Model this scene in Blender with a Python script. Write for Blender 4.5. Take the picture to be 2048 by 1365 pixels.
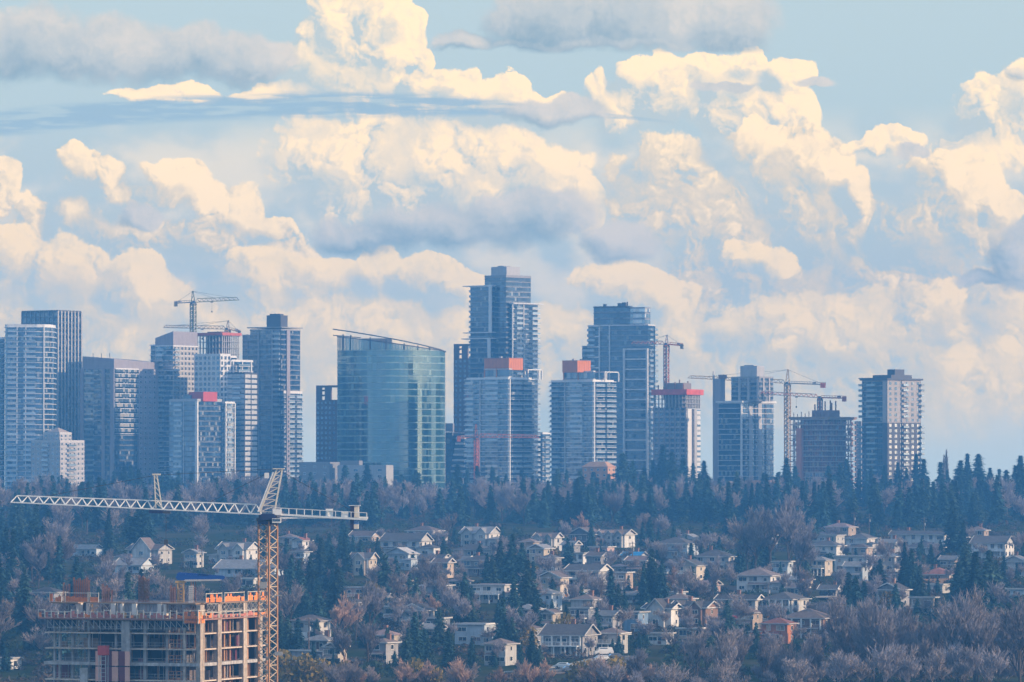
import bpy, bmesh, math, random
from mathutils import Vector, Matrix, noise as mnoise
R = math.radians
random.seed(7)
scene = bpy.context.scene
for o in list(bpy.data.objects):
    bpy.data.objects.remove(o)
COL = scene.collection

# ------------------------------------------------------------------ camera
F = 10700.0                 # focal length in photograph pixels (2048 wide)
HORIZON = 950.0             # eye level row in the photograph
EYE = 90.0                  # eye height above the river plain
TILT = math.atan((HORIZON - 682.5) / F)
cam_data = bpy.data.cameras.new('camera')
cam = bpy.data.objects.new('camera', cam_data)
COL.objects.link(cam)
cam.location = (0, 0, EYE)
cam.rotation_euler = (math.pi / 2 + TILT, 0, 0)
cam_data.sensor_width = 36.0
cam_data.sensor_fit = 'HORIZONTAL'
cam_data.lens = 36.0 * F / 2048.0
cam_data.clip_start = 5.0
cam_data.clip_end = 90000.0
scene.camera = cam

# ------------------------------------------------------------------ sun, exposure
SUN_AZ, SUN_EL = R(104), R(15)        # from straight ahead, clockwise
SUN_DIR = Vector((math.sin(SUN_AZ) * math.cos(SUN_EL), math.cos(SUN_AZ) * math.cos(SUN_EL), math.sin(SUN_EL)))
sun_data = bpy.data.lights.new('sun', 'SUN')
sun_data.energy = 3.1
sun_data.angle = R(0.5)
sun_data.color = (1.0, 0.72, 0.46)
sun = bpy.data.objects.new('sun', sun_data)
COL.objects.link(sun)
sun.location = (400, -200, 400)
sun.rotation_euler = SUN_DIR.to_track_quat('Z', 'Y').to_euler()
vs = scene.view_settings
vs.view_transform = 'Standard'
vs.look = 'None'
vs.exposure = 0.98
vs.gamma = 1.0
vs.use_curve_mapping = False
scene.render.engine = 'CYCLES'
cy = scene.cycles
cy.use_denoising = True
try:
    cy.denoiser = 'OPENIMAGEDENOISE'
    cy.denoising_input_passes = 'RGB_ALBEDO_NORMAL'
except Exception:
    pass
cy.use_adaptive_sampling = True
cy.adaptive_threshold = 0.02
cy.max_bounces = 5
cy.diffuse_bounces = 2
cy.glossy_bounces = 2
cy.transparent_max_bounces = 8
cy.volume_bounces = 0
cy.transmission_bounces = 2
cy.sample_clamp_indirect = 4.0
cy.caustics_reflective = False
cy.caustics_refractive = False
HAZE_COLOR = (0.11, 0.43, 1.0, 1)
HAZE_DENSITY = 1.85e-4
# ------------------------------------------------------------------ world: physical sky with banks of cumulus
def lin(r, g, b):
    def c(v):
        v /= 255.0
        return v / 12.92 if v <= 0.04045 else ((v + 0.055) / 1.055) ** 2.4
    return (c(r), c(g), c(b), 1.0)

SKY_STRENGTH = 0.1
def sky_lin(r, g, b, k=1.0):
    k *= 0.705
    c = lin(r, g, b)
    return (c[0] / SKY_STRENGTH * k, c[1] / SKY_STRENGTH * k, c[2] / SKY_STRENGTH * k, 1)

class NB:
    """small helper that writes node trees"""
    def __init__(self, tree):
        self.t = tree
    def node(self, kind, **kw):
        n = self.t.nodes.new(kind)
        for k, v in kw.items():
            setattr(n, k, v)
        return n
    def put(self, sock, v):
        if isinstance(v, bpy.types.NodeSocket):
            self.t.links.new(v, sock)
        elif v is not None:
            if hasattr(sock.default_value, '__len__') and not hasattr(v, '__len__'):
                v = (v,) * len(sock.default_value)
            sock.default_value = v
    def math(self, op, a, b=None, c=None, clamp=False):
        n = self.node('ShaderNodeMath', operation=op, use_clamp=clamp)
        for i, v in enumerate((a, b, c)):
            if v is not None:
                self.put(n.inputs[i], v)
        return n.outputs[0]
    def vec(self, op, a, b=None, c=None):
        n = self.node('ShaderNodeVectorMath', operation=op)
        for i, v in enumerate((a, b, c)):
            if v is not None:
                self.put(n.inputs[i], v)
        return n.outputs['Value'] if op in ('DOT_PRODUCT', 'LENGTH', 'DISTANCE') else n.outputs[0]
    def mix(self, f, a, b):
        n = self.node('ShaderNodeMix', data_type='RGBA')
        self.put(n.inputs[0], f); self.put(n.inputs[6], a); self.put(n.inputs[7], b)
        return n.outputs[2]
    def ramp(self, v, a, b, lo=0.0, hi=1.0, kind='SMOOTHSTEP'):
        n = self.node('ShaderNodeMapRange', interpolation_type=kind)
        n.clamp = True if kind == 'LINEAR' else n.clamp
        for i, x in enumerate((v, a, b, lo, hi)):
            self.put(n.inputs[i], x)
        return n.outputs[0]
    def noise(self, vec, scale, detail=3, rough=0.55, dim='2D', dist=0.0):
        n = self.node('ShaderNodeTexNoise', noise_dimensions=dim)
        self.put(n.inputs['Vector'], vec)
        n.inputs['Scale'].default_value = scale
        n.inputs['Detail'].default_value = detail
        n.inputs['Roughness'].default_value = rough
        n.inputs['Distortion'].default_value = dist
        return n
    def voro(self, vec, scale):
        n = self.node('ShaderNodeTexVoronoi', voronoi_dimensions='2D', feature='F1')
        self.put(n.inputs['Vector'], vec)
        n.inputs['Scale'].default_value = scale
        return n.outputs['Distance']

def dome_group(name, blobs):
    """cloud body at a sky position: rounded domes run together (1 at a dome's crown, 0 at its rim)"""
    g = bpy.data.node_groups.new(name, 'ShaderNodeTree')
    g.interface.new_socket('Q', in_out='INPUT', socket_type='NodeSocketVector')
    g.interface.new_socket('H', in_out='OUTPUT', socket_type='NodeSocketFloat')
    b = NB(g)
    gi = b.node('NodeGroupInput'); go = b.node('NodeGroupOutput')
    q = gi.outputs[0]
    acc = None
    for (cx, cy_, rx, ry) in blobs:
        m = b.vec('MULTIPLY_ADD', q, (1 / rx, 1 / ry, 0), (-cx / rx, -cy_ / ry, 0))
        d = b.vec('DOT_PRODUCT', m, m)
        acc = d if acc is None else b.math('SMOOTH_MIN', acc, d, 0.2)
    h = b.math('SUBTRACT', 1.0, acc)
    b.put(go.inputs[0], b.math('MAXIMUM', h, -2.0))
    return g

def billow_group():
    """cauliflower relief of three sizes, shared by all cumulus banks"""
    g = bpy.data.node_groups.new('billows', 'ShaderNodeTree')
    g.interface.new_socket('Q', in_out='INPUT', socket_type='NodeSocketVector')
    g.interface.new_socket('H', in_out='OUTPUT', socket_type='NodeSocketFloat')
    b = NB(g)
    gi = b.node('NodeGroupInput'); go = b.node('NodeGroupOutput')
    q = gi.outputs[0]
    h = None
    for sc, wt in ((92.0, 0.46), (38.0, 0.26), (16.0, 0.14), (7.5, 0.06)):
        v = b.voro(q, 1 / sc)
        v2 = b.math('MULTIPLY', v, v)
        h = b.math('MULTIPLY', v2, -wt) if h is None else b.math('MULTIPLY_ADD', v2, -wt, h)
    b.put(go.inputs[0], h)
    return g

FAR = [(815, 50, 34, 42), (842, 112, 30, 26), (858, 165, 44, 36), (612, 70, 34, 34), (588, 118, 36, 36), (672, 22, 60, 60), (770, 20, 52, 50), (920, 172, 40, 30), (1030, 180, 36, 26), (1195, 175, 34, 30), (1280, 150, 40, 34), (1395, 130, 44, 28), (1510, 125, 40, 24),
       (720, 60, 110, 110), (640, 130, 80, 70), (790, 95, 62, 85), (700, 150, 150, 80), (880, 195, 80, 55), (990, 200, 85, 45),
       (1070, 210, 70, 28), (570, 190, 120, 26), (820, 320, 300, 125), (1080, 350, 120, 75), (1170, 410, 45, 65), (690, 350, 130, 120),
       (1340, 185, 95, 70), (1450, 165, 110, 55), (1580, 145, 48, 42), (1560, 225, 75, 60), (1230, 215, 75, 55), (1480, 225, 140, 55),
       (1985, 225, 85, 80), (2060, 190, 80, 75), (1960, 310, 110, 60), (1770, 285, 80, 24), (330, 196, 120, 24)]
MID = [(1520, 300, 85, 60), (1590, 350, 130, 100), (1650, 340, 75, 70), (1630, 450, 120, 130), (1450, 470, 150, 150), (1330, 400, 150, 130),
       (1725, 420, 34, 90), (1885, 365, 95, 72), (1940, 425, 85, 110), (1850, 470, 130, 120), (1790, 580, 200, 130), (1995, 410, 45, 32),
       (152, 330, 42, 42), (215, 352, 48, 42), (335, 370, 62, 50), (280, 400, 70, 45), (415, 410, 52, 55), (470, 432, 60, 52),
       (540, 462, 55, 36), (410, 480, 140, 62), (140, 425, 42, 52), (65, 445, 48, 58), (8, 385, 32, 58), (30, 510, 90, 80),
       (150, 570, 150, 110), (270, 600, 110, 90), (0, 610, 150, 120), (345, 372, 80, 62), (440, 425, 80, 66), (170, 345, 62, 50),
       (240, 470, 150, 70), (520, 520, 120, 60), (1560, 560, 190, 120), (1380, 560, 120, 110)]
LOW = [(180, 690, 330, 150), (700, 700, 340, 150), (1230, 735, 330, 130), (1740, 745, 430, 160), (120, 560, 120, 90), (265, 585, 95, 72), (30, 520, 70, 70), (520, 562, 110, 66), (640, 560, 85, 52),
       (755, 552, 70, 46), (850, 552, 75, 44), (922, 575, 48, 46), (1235, 562, 105, 44), (1330, 600, 66, 50), (1480, 665, 76, 46), (1560, 650, 86, 52), (1660, 685, 76, 50), (1765, 735, 60, 44),
       (1900, 640, 130, 90), (2010, 620, 90, 90), (1545, 528, 58, 36), (1490, 505, 34, 24), (420, 640, 90, 60), (1110, 690, 110, 80)]
GREY = [(40, 95, 170, 85), (210, 110, 190, 75), (400, 115, 160, 62), (510, 125, 90, 52), (1110, 45, 170, 75), (1290, 40, 200, 85),
        (1460, 55, 110, 75), (930, 85, 70, 24), (1110, 222, 115, 30), (1060, 430, 150, 58), (900, 455, 200, 52), (740, 475, 120, 40),
        (1240, 485, 90, 45), (2035, 520, 72, 80), (1440, 178, 75, 12), (1640, 165, 45, 16), (290, 438, 46, 34), (2050, 135, 40, 35),
        (1960, 560, 70, 18), (1830, 305, 40, 14), (1180, 130 - 40, 330, 18)]

world = bpy.data.worlds.new('World')
scene.world = world
world.use_nodes = True
world.cycles.sampling_method = 'MANUAL'
world.cycles.sample_map_resolution = 512
wt_ = world.node_tree
wt_.nodes.clear()
wb = NB(wt_)
out = wb.node('ShaderNodeOutputWorld')
bg = wb.node('ShaderNodeBackground')            # bearings all round
bg.inputs['Strength'].default_value = SKY_STRENGTH
bg_view = wb.node('ShaderNodeBackground')       # the banks over the town
bg_view.inputs['Strength'].default_value = SKY_STRENGTH
bg_mix = wb.node('ShaderNodeMixShader')
wt_.links.new(bg.outputs[0], bg_mix.inputs[1])
wt_.links.new(bg_view.outputs[0], bg_mix.inputs[2])
wt_.links.new(bg_mix.outputs[0], out.inputs[0])
nish = wb.node('ShaderNodeTexSky', sky_type='NISHITA')
nish.sun_disc = False
nish.sun_elevation = SUN_EL
nish.sun_rotation = SUN_AZ
nish.altitude = 100
nish.air_density = 1.0
nish.dust_density = 1.0
nish.ozone_density = 3.0
tc = wb.node('ShaderNodeTexCoord')
dirv = wb.vec('NORMALIZE', tc.outputs['Generated'])
sep = wb.node('ShaderNodeSeparateXYZ'); wb.put(sep.inputs[0], dirv)
az = wb.math('ARCTAN2', sep.outputs[0], sep.outputs[1])
el = wb.math('ARCSINE', sep.outputs[2])
qx = wb.math('MULTIPLY_ADD', az, F, 1024.0)          # bearing, in steps of 1/F radian
qy = wb.math('MULTIPLY_ADD', el, -F, HORIZON)        # height above the horizon, same unit
cmb = wb.node('ShaderNodeCombineXYZ')
wb.put(cmb.inputs[0], qx); wb.put(cmb.inputs[1], qy)
Q = cmb.outputs[0]

# thin veil over the clear sky above the town
col = wb.mix(0.85, nish.outputs[0], sky_lin(188, 201, 199, 0.95))
# broken cloud over the whole sky (any bearing)
clear = wb.mix(0.6, nish.outputs[0], sky_lin(165, 196, 222, 1.0))  # bluer than above the town, added to tint the ambient light
gn = wb.noise(wb.vec('MULTIPLY', dirv, (1, 1, 2.6)), 7.0, 4, 0.6, '3D')
gm = wb.ramp(gn.outputs['Fac'], 0.47, 0.62, 0, 0.9)
gs = wb.noise(wb.vec('MULTIPLY', dirv, (1, 1, 2.0)), 21.0, 4, 0.6, '3D')
gcol = wb.mix(wb.ramp(gs.outputs['Fac'], 0.38, 0.64), sky_lin(172, 192, 208), sky_lin(250, 228, 200))
wb.put(bg.inputs['Color'], wb.mix(gm, clear, gcol))
near_town = wb.vec('LENGTH', wb.vec('MULTIPLY_ADD', Q, (1 / 1900.0, 1 / 1500.0, 0), (-1024 / 1900.0, -450 / 1500.0, 0)))
wb.put(bg_mix.inputs[0], wb.ramp(near_town, 0.98, 0.72))

# warped coordinates and relief, shared by every bank
wn1 = wb.noise(Q, 1 / 100.0, 1)
q1 = wb.vec('MULTIPLY_ADD', wb.vec('SUBTRACT', wn1.outputs['Color'], (0.5, 0.5, 0.5)), (58, 58, 0), Q)
wn2 = wb.noise(Q, 1 / 26.0, 4, 0.65)
wsub = wb.vec('SUBTRACT', wn2.outputs['Color'], (0.5, 0.5, 0.5))
q2 = wb.vec('MULTIPLY_ADD', wsub, (26, 26, 0), q1)
q1 = wb.vec('MULTIPLY_ADD', wsub, (17, 17, 0), q1)
LX, LY = 0.80, -0.60                      # towards the sun: right and up
BIL = billow_group()
def ev(grp, v):
    n = wb.node('ShaderNodeGroup'); n.node_tree = grp
    wb.put(n.inputs[0], v)
    return n.outputs[0]
B0 = ev(BIL, q2)
B1 = ev(BIL, wb.vec('ADD', q2, (LX * 10, LY * 10, 0)))
B2 = ev(BIL, wb.vec('ADD', q2, (LX * 30, LY * 30, 0)))
Bs = wb.math('ADD', wb.math('SUBTRACT', B0, B1), wb.math('MULTIPLY', wb.math('SUBTRACT', B0, B2), 0.45))
big = wb.noise(wb.vec('MULTIPLY', Q, (1, 1.3, 0)), 1 / 260.0, 3, 0.55)
big_f = big.outputs['Fac']
mid_n = wb.noise(wb.vec('MULTIPLY', Q, (1, 1.4, 0)), 1 / 95.0, 3, 0.5)
mid_f = mid_n.outputs['Fac']
fine = wn2.outputs['Fac']
calm = wb.ramp(mid_f, 0.38, 0.60, 0.25, 1.0)          # parts of a bank are smooth, parts are knobbly

# pale distant bank low in the sky
bank = wb.math('MULTIPLY', wb.ramp(big_f, 0.26, 0.46, 0.6, 1.0), wb.ramp(qy, 200, 330))
bank = wb.math('MULTIPLY', bank, wb.ramp(qy, 945, 800, 0.2, 1.0))
bank_col = wb.mix(wb.ramp(wb.math('ADD', wb.math('MULTIPLY', big_f, 0.65), wb.math('MULTIPLY', mid_f, 0.35)), 0.38, 0.6), sky_lin(184, 193, 190), sky_lin(228, 214, 190))
col = wb.mix(wb.math('MULTIPLY', bank, 0.97), col, bank_col)
col = wb.mix(wb.math('MULTIPLY', wb.ramp(qy, 780, 930), 0.6), col, sky_lin(200, 212, 210))

def cumulus(col, name, blobs, lit, mid, shade, billow=0.8, step=45, edge=(-0.06, 0.16), soft=0.5, k_dome=0.9, k_bil=1.3, bias=0.42,
            amount=0.96, base=None):
    grp = dome_group(name, blobs)
    d0 = ev(grp, q1)
    d1 = ev(grp, wb.vec('ADD', q1, (LX * step, LY * step, 0)))
    h = wb.math('MULTIPLY_ADD', B0, billow, wb.math('ADD', d0, 0.30 * billow))
    h = wb.math('MULTIPLY_ADD', wb.math('SUBTRACT', fine, 0.5), 0.35, h)
    ds = wb.math('SUBTRACT', d0, d1)
    ds = wb.math('MINIMUM', wb.math('MAXIMUM', ds, -0.7), 0.7)
    L = wb.math('MULTIPLY_ADD', ds, k_dome, bias)
    L = wb.math('MULTIPLY_ADD', wb.math('MULTIPLY', Bs, calm), k_bil * 0.9, L)
    L = wb.math('MULTIPLY_ADD', wb.math('SUBTRACT', big_f, 0.5), 1.1, L)
    L = wb.math('MULTIPLY_ADD', wb.math('SUBTRACT', mid_f, 0.5), 0.5, L)
    L = wb.math('MULTIPLY_ADD', wb.math('SUBTRACT', fine, 0.5), 0.45, L)
    c = wb.mix(wb.ramp(L, 0.0, 0.52, kind='LINEAR'), shade, mid)
    c = wb.mix(wb.ramp(L, 0.40, 1.3), c, lit)
    top = wb.math('ADD', edge[1], wb.ramp(L, 0.75, 0.15, 0.0, soft))     # shaded rims melt into the bank behind
    m = wb.ramp(h, edge[0], top, 0, amount)
    if base is not None:
        m = wb.math('MULTIPLY', m, base)
    return wb.mix(m, col, c)

lit_c, mid_c, shade_c = sky_lin(255, 222, 174, 1.10), sky_lin(224, 206, 178, 0.97), sky_lin(186, 193, 188)
fade = wb.ramp(qy, 935, 800)
col = cumulus(col, 'cumulus_far', FAR, lit_c, sky_lin(230, 212, 184), sky_lin(186, 193, 188), bias=0.44, soft=0.4, k_bil=3.4, k_dome=1.15)
# long grey streak drawn out by the wind
qc = wb.math('SUBTRACT', qx, 700)
yc = wb.math('MULTIPLY_ADD', wb.math('MULTIPLY', qc, qc), 0.000085, 210)
stn = wb.noise(wb.vec('MULTIPLY', Q, (0.16, 1.6, 0)), 1 / 22.0, 3)
dy = wb.math('ABSOLUTE', wb.math('SUBTRACT', qy, yc))
thick = wb.ramp(qx, 1380, 650, 3, 30)
sm = wb.ramp(wb.math('DIVIDE', dy, thick), 1.1, 0.5)
sm = wb.math('MULTIPLY', sm, wb.ramp(stn.outputs['Fac'], 0.34, 0.56, 0.25, 1))
sm = wb.math('MULTIPLY', sm, wb.math('MULTIPLY', wb.ramp(qx, 1400, 1150), wb.ramp(qx, -900, 100)))
col = wb.mix(wb.math('MULTIPLY', sm, 0.9), col, sky_lin(152, 176, 188))
col = cumulus(col, 'cumulus_mid', MID, lit_c, mid_c, shade_c, base=fade, bias=0.36, soft=0.7, k_bil=3.2, k_dome=1.2)
col = cumulus(col, 'cumulus_low', LOW, sky_lin(255, 220, 168, 1.10), sky_lin(226, 208, 178, 1.0), sky_lin(192, 197, 190), edge=(-0.12, 0.12), soft=0.6,
              k_bil=2.6, k_dome=1.1, amount=0.9, base=wb.ramp(qy, 930, 740), bias=0.48)
flat = wb.math('MAXIMUM', wb.ramp(qy, 112, 101), wb.math('MAXIMUM', wb.ramp(qy, 128, 160), wb.ramp(qx, 760, 640)))
col = cumulus(col, 'stratus_grey', GREY, sky_lin(216, 204, 188), sky_lin(180, 184, 181), sky_lin(140, 160, 168), billow=0.55, edge=(-0.1, 0.5), soft=0.3,
              k_bil=0.8, k_dome=0.8, amount=0.94, base=flat, bias=0.42)
wb.put(bg_view.inputs['Color'], col)
# ------------------------------------------------------------------ helpers
def W(px, py, D):
    """the place, D metres ahead, that lies behind a photograph position"""
    ct, st = math.cos(TILT), math.sin(TILT)
    u, v = px - 1024.0, 682.5 - py
    d = Vector((u, F * ct - v * st, F * st + v * ct))
    d *= D / d.y
    return Vector((d.x, d.y, d.z + EYE))

PROFILE = [(300, -58), (600, -58), (1000, -56), (1250, -50), (1400, -46), (1600, -40), (1800, -34), (2000, -28.5), (2300, -23),
           (2700, -18), (3000, -15), (3400, -14), (4300, -16)]
def ground(D):
    for (a, za), (b, zb) in zip(PROFILE, PROFILE[1:]):
        if D <= b:
            t = max(0.0, (D - a) / (b - a))
            return EYE + za + (zb - za) * t
    return EYE + PROFILE[-1][1]
def row_of(D):
    return HORIZON + (EYE - ground(D)) * F / D
def depth_of(row):
    lo, hi = 1000.0, 3400.0
    for _ in range(40):
        m = (lo + hi) / 2
        if row_of(m) > row: lo = m
        else: hi = m
    return lo

class MB:
    """collects faces of one piece"""
    def __init__(self):
        self.v, self.f, self.m = [], [], []
    def face(self, pts, mi=0):
        n = len(self.v)
        self.v += [tuple(p) for p in pts]
        self.f.append(tuple(range(n, n + len(pts)))); self.m.append(mi)
    def box(self, x0, x1, y0, y1, z0, z1, mi=0):
        n = len(self.v)
        self.v += [(x0, y0, z0), (x1, y0, z0), (x1, y1, z0), (x0, y1, z0), (x0, y0, z1), (x1, y0, z1), (x1, y1, z1), (x0, y1, z1)]
        for q in ((0, 3, 2, 1), (4, 5, 6, 7), (0, 1, 5, 4), (1, 2, 6, 5), (2, 3, 7, 6), (3, 0, 4, 7)):
            self.f.append(tuple(n + i for i in q)); self.m.append(mi)
    def prism(self, pts, z0, z1, mi=0, top=None):
        n = len(self.v); k = len(pts)
        t = top or [z1] * k
        self.v += [(p[0], p[1], z0) for p in pts] + [(p[0], p[1], t[i]) for i, p in enumerate(pts)]
        for i in range(k):
            j = (i + 1) % k
            self.f.append((n + i, n + j, n + k + j, n + k + i)); self.m.append(mi)
        self.f.append(tuple(n + k - 1 - i for i in range(k))); self.m.append(mi)
        self.f.append(tuple(n + k + i for i in range(k))); self.m.append(mi)
    def bar(self, p, q, w=0.2, h=None, mi=0):
        p, q = Vector(p), Vector(q)
        d = q - p
        if d.length < 1e-6: return
        d.normalize()
        up = Vector((0, 0, 1)) if abs(d.z) < 0.95 else Vector((0, 1, 0))
        a = d.cross(up).normalized(); b = a.cross(d)
        a *= w / 2; b *= (h or w) / 2
        n = len(self.v)
        for c in (p, q):
            self.v += [tuple(c - a - b), tuple(c + a - b), tuple(c + a + b), tuple(c - a + b)]
        for f in ((0, 1, 5, 4), (1, 2, 6, 5), (2, 3, 7, 6), (3, 0, 4, 7), (3, 2, 1, 0), (4, 5, 6, 7)):
            self.f.append(tuple(n + i for i in f)); self.m.append(mi)
    def tri_bar(self, p, q, r0, r1, mi=0):
        p, q = Vector(p), Vector(q)
        d = q - p
        if d.length < 1e-6: return
        d.normalize()
        up = Vector((0, 0, 1)) if abs(d.z) < 0.9 else Vector((1, 0, 0))
        a = d.cross(up).normalized(); b = a.cross(d)
        n = len(self.v)
        for c, r in ((p, r0), (q, r1)):
            for k in range(3):
                t = k * 2.0944
                self.v.append(tuple(c + a * (r * math.cos(t)) + b * (r * math.sin(t))))
        for k in range(3):
            j = (k + 1) % 3
            self.f.append((n + k, n + j, n + 3 + j, n + 3 + k)); self.m.append(mi)
    def tube(self, p, q, r0, r1, k=8, mi=0):
        p, q = Vector(p), Vector(q)
        d = (q - p).normalized()
        up = Vector((0, 0, 1)) if abs(d.z) < 0.9 else Vector((1, 0, 0))
        a = d.cross(up).normalized(); b = a.cross(d)
        n = len(self.v)
        for c, r in ((p, r0), (q, r1)):
            for i in range(k):
                t = i * 2 * math.pi / k
                self.v.append(tuple(c + a * (r * math.cos(t)) + b * (r * math.sin(t))))
        for i in range(k):
            j = (i + 1) % k
            self.f.append((n + i, n + j, n + k + j, n + k + i)); self.m.append(mi)
        self.f.append(tuple(n + k - 1 - i for i in range(k))); self.m.append(mi)
        self.f.append(tuple(n + k + i for i in range(k))); self.m.append(mi)
    def mesh(self, name, mats):
        me = bpy.data.meshes.new(name)
        me.from_pydata(self.v, [], self.f)
        if not isinstance(mats, (list, tuple)): mats = [mats]
        for m in mats: me.materials.append(m)
        if len(mats) > 1:
            me.polygons.foreach_set('material_index', self.m)
        me.update()
        return me
    def build(self, name, mats, parent=None, loc=(0, 0, 0), rz=0.0):
        return put(name, self.mesh(name, mats), parent, loc, rz)

def put(name, data, parent=None, loc=(0, 0, 0), rz=0.0):
    o = bpy.data.objects.new(name, data)
    COL.objects.link(o)
    if parent is not None: o.parent = parent
    o.location = loc
    if rz: o.rotation_euler = (0, 0, rz)
    return o
def thing(name, label, cat, loc=(0, 0, 0), rz=0.0, group=None):
    o = put(name, None, None, loc, rz)
    o.empty_display_size = 0.5
    return tag(o, label, cat, group)
def tag(o, label=None, cat=None, group=None, kind=None):
    if label: o['label'] = label
    if cat: o['category'] = cat
    if group: o['group'] = group
    if kind: o['kind'] = kind
    return o
def stuff(o):
    o['kind'] = 'stuff'
    return o

# ------------------------------------------------------------------ materials
MATS = {}
def mat(name, c, rough=0.8, var=0.12, scale=0.6, metallic=0.0, spec=0.3, streak=0.0, objvar=0.0, bump=0.0):
    """painted or mineral surface: colour with grain, weather streaks and piece-to-piece variation"""
    if name in MATS: return MATS[name]
    m = bpy.data.materials.new(name); m.use_nodes = True
    t = m.node_tree; t.nodes.clear()
    b = NB(t)
    o = b.node('ShaderNodeOutputMaterial'); p = b.node('ShaderNodeBsdfPrincipled')
    t.links.new(p.outputs[0], o.inputs[0])
    tc = b.node('ShaderNodeTexCoord')
    n = b.noise(tc.outputs['Object'], scale, 4, 0.6, '3D')
    f = b.ramp(n.outputs['Fac'], 0.3, 0.7, 1 - var, 1 + var, kind='LINEAR')
    if streak:
        n2 = b.noise(b.vec('MULTIPLY', tc.outputs['Object'], (1, 1, 0.08)), 1.3, 3, 0.6, '3D')
        f = b.math('MULTIPLY', f, b.ramp(n2.outputs['Fac'], 0.35, 0.65, 1 - streak, 1.0))
    if objvar:
        oi = b.node('ShaderNodeObjectInfo')
        f = b.math('MULTIPLY', f, b.ramp(oi.outputs['Random'], 0, 1, 1 - objvar, 1 + objvar, kind='LINEAR'))
    cc = b.vec('SCALE', (c[0], c[1], c[2]))
    cc.node.inputs['Scale'].default_value = 1.0
    b.put(cc.node.inputs['Scale'], f)
    b.put(p.inputs['Base Color'], cc)
    p.inputs['Roughness'].default_value = rough
    p.inputs['Metallic'].default_value = metallic
    p.inputs['Specular IOR Level'].default_value = spec
    MATS[name] = m
    return m

def glass(name, dark, light, share=0.15, gloss=0.25, rough=0.07, tint=(0.85, 0.93, 1.0), spread=1.0):
    """window panes: each pane its own tone (room behind, drawn blind) under a reflecting face"""
    if name in MATS: return MATS[name]
    m = bpy.data.materials.new(name); m.use_nodes = True
    t = m.node_tree; t.nodes.clear()
    b = NB(t)
    o = b.node('ShaderNodeOutputMaterial')
    ge = b.node('ShaderNodeNewGeometry'); oi = b.node('ShaderNodeObjectInfo')
    r = b.math('FRACT', b.math('MULTIPLY_ADD', ge.outputs['Random Per Island'], 13.37, b.math('MULTIPLY', oi.outputs['Random'], 7.77)))
    r2 = b.math('FRACT', b.math('MULTIPLY', r, 41.3))
    base = b.mix(r2, (*[x * (1 - 0.5 * spread) for x in dark], 1), (*[x * (1 + 0.55 * spread) for x in dark], 1))
    blind = b.mix(r2, (*[x * 0.6 for x in light], 1), (*light, 1))
    c = b.mix(b.math('GREATER_THAN', r, 1 - share), base, blind)
    d = b.node('ShaderNodeBsdfDiffuse'); b.put(d.inputs['Color'], c)
    g = b.node('ShaderNodeBsdfGlossy'); g.inputs['Roughness'].default_value = rough
    g.inputs['Color'].default_value = (*tint, 1)
    lw = b.node('ShaderNodeFresnel'); lw.inputs['IOR'].default_value = 1.5
    fac = b.math('MULTIPLY_ADD', r2, gloss * 0.5 * spread, gloss * (1 - 0.25 * spread))
    fac = b.math('MAXIMUM', fac, lw.outputs[0])
    mx = b.node('ShaderNodeMixShader')
    b.put(mx.inputs[0], fac)
    t.links.new(d.outputs[0], mx.inputs[1]); t.links.new(g.outputs[0], mx.inputs[2])
    t.links.new(mx.outputs[0], o.inputs[0])
    MATS[name] = m
    return m

def foliage(name, c, var=0.35, trans=0.25):
    if name in MATS: return MATS[name]
    m = bpy.data.materials.new(name); m.use_nodes = True
    t = m.node_tree; t.nodes.clear()
    b = NB(t)
    o = b.node('ShaderNodeOutputMaterial')
    ge = b.node('ShaderNodeNewGeometry'); oi = b.node('ShaderNodeObjectInfo')
    f = b.math('MULTIPLY', b.ramp(ge.outputs['Random Per Island'], 0, 1, 1 - var, 1 + var, kind='LINEAR'),
               b.ramp(oi.outputs['Random'], 0, 1, 0.7, 1.35, kind='LINEAR'))
    cc = b.vec('SCALE', c); b.put(cc.node.inputs['Scale'], f)
    d = b.node('ShaderNodeBsdfDiffuse'); b.put(d.inputs['Color'], cc)
    if trans:
        tr = b.node('ShaderNodeBsdfTranslucent'); b.put(tr.inputs['Color'], cc)
        mx = b.node('ShaderNodeMixShader'); mx.inputs[0].default_value = trans
        t.links.new(d.outputs[0], mx.inputs[1]); t.links.new(tr.outputs[0], mx.inputs[2])
        t.links.new(mx.outputs[0], o.inputs[0])
    else:
        t.links.new(d.outputs[0], o.inputs[0])
    MATS[name] = m
    return m

white = mat('white_paint', (0.76, 0.76, 0.75), 0.6, 0.06, streak=0.12)
slab_w = mat('white_slab_edge', (0.74, 0.75, 0.76), 0.7, 0.08, objvar=0.08, streak=0.15)
conc = mat('concrete', (0.38, 0.37, 0.36), 0.85, 0.12, streak=0.2, objvar=0.08)
conc_l = mat('pale_concrete', (0.50, 0.48, 0.45), 0.85, 0.10, streak=0.2, objvar=0.06)
conc_d = mat('dark_concrete', (0.17, 0.16, 0.16), 0.85, 0.15, streak=0.2)
mauve = mat('mauve_concrete', (0.36, 0.33, 0.36), 0.85, 0.08, streak=0.15)
beige = mat('beige_stucco', (0.47, 0.45, 0.45), 0.9, 0.08, streak=0.12)
grey_p = mat('grey_panel', (0.30, 0.30, 0.32), 0.6, 0.08, streak=0.12)
grey_d = mat('dark_grey_panel', (0.085, 0.085, 0.10), 0.55, 0.12, streak=0.1)
grey_l = mat('light_grey_panel', (0.46, 0.46, 0.47), 0.6, 0.08, streak=0.12, objvar=0.05)
brick_d = mat('dark_brick', (0.15, 0.10, 0.10), 0.9, 0.15)
orange_m = mat('orange_membrane', (0.72, 0.23, 0.06), 0.8, 0.10, streak=0.15)
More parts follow.
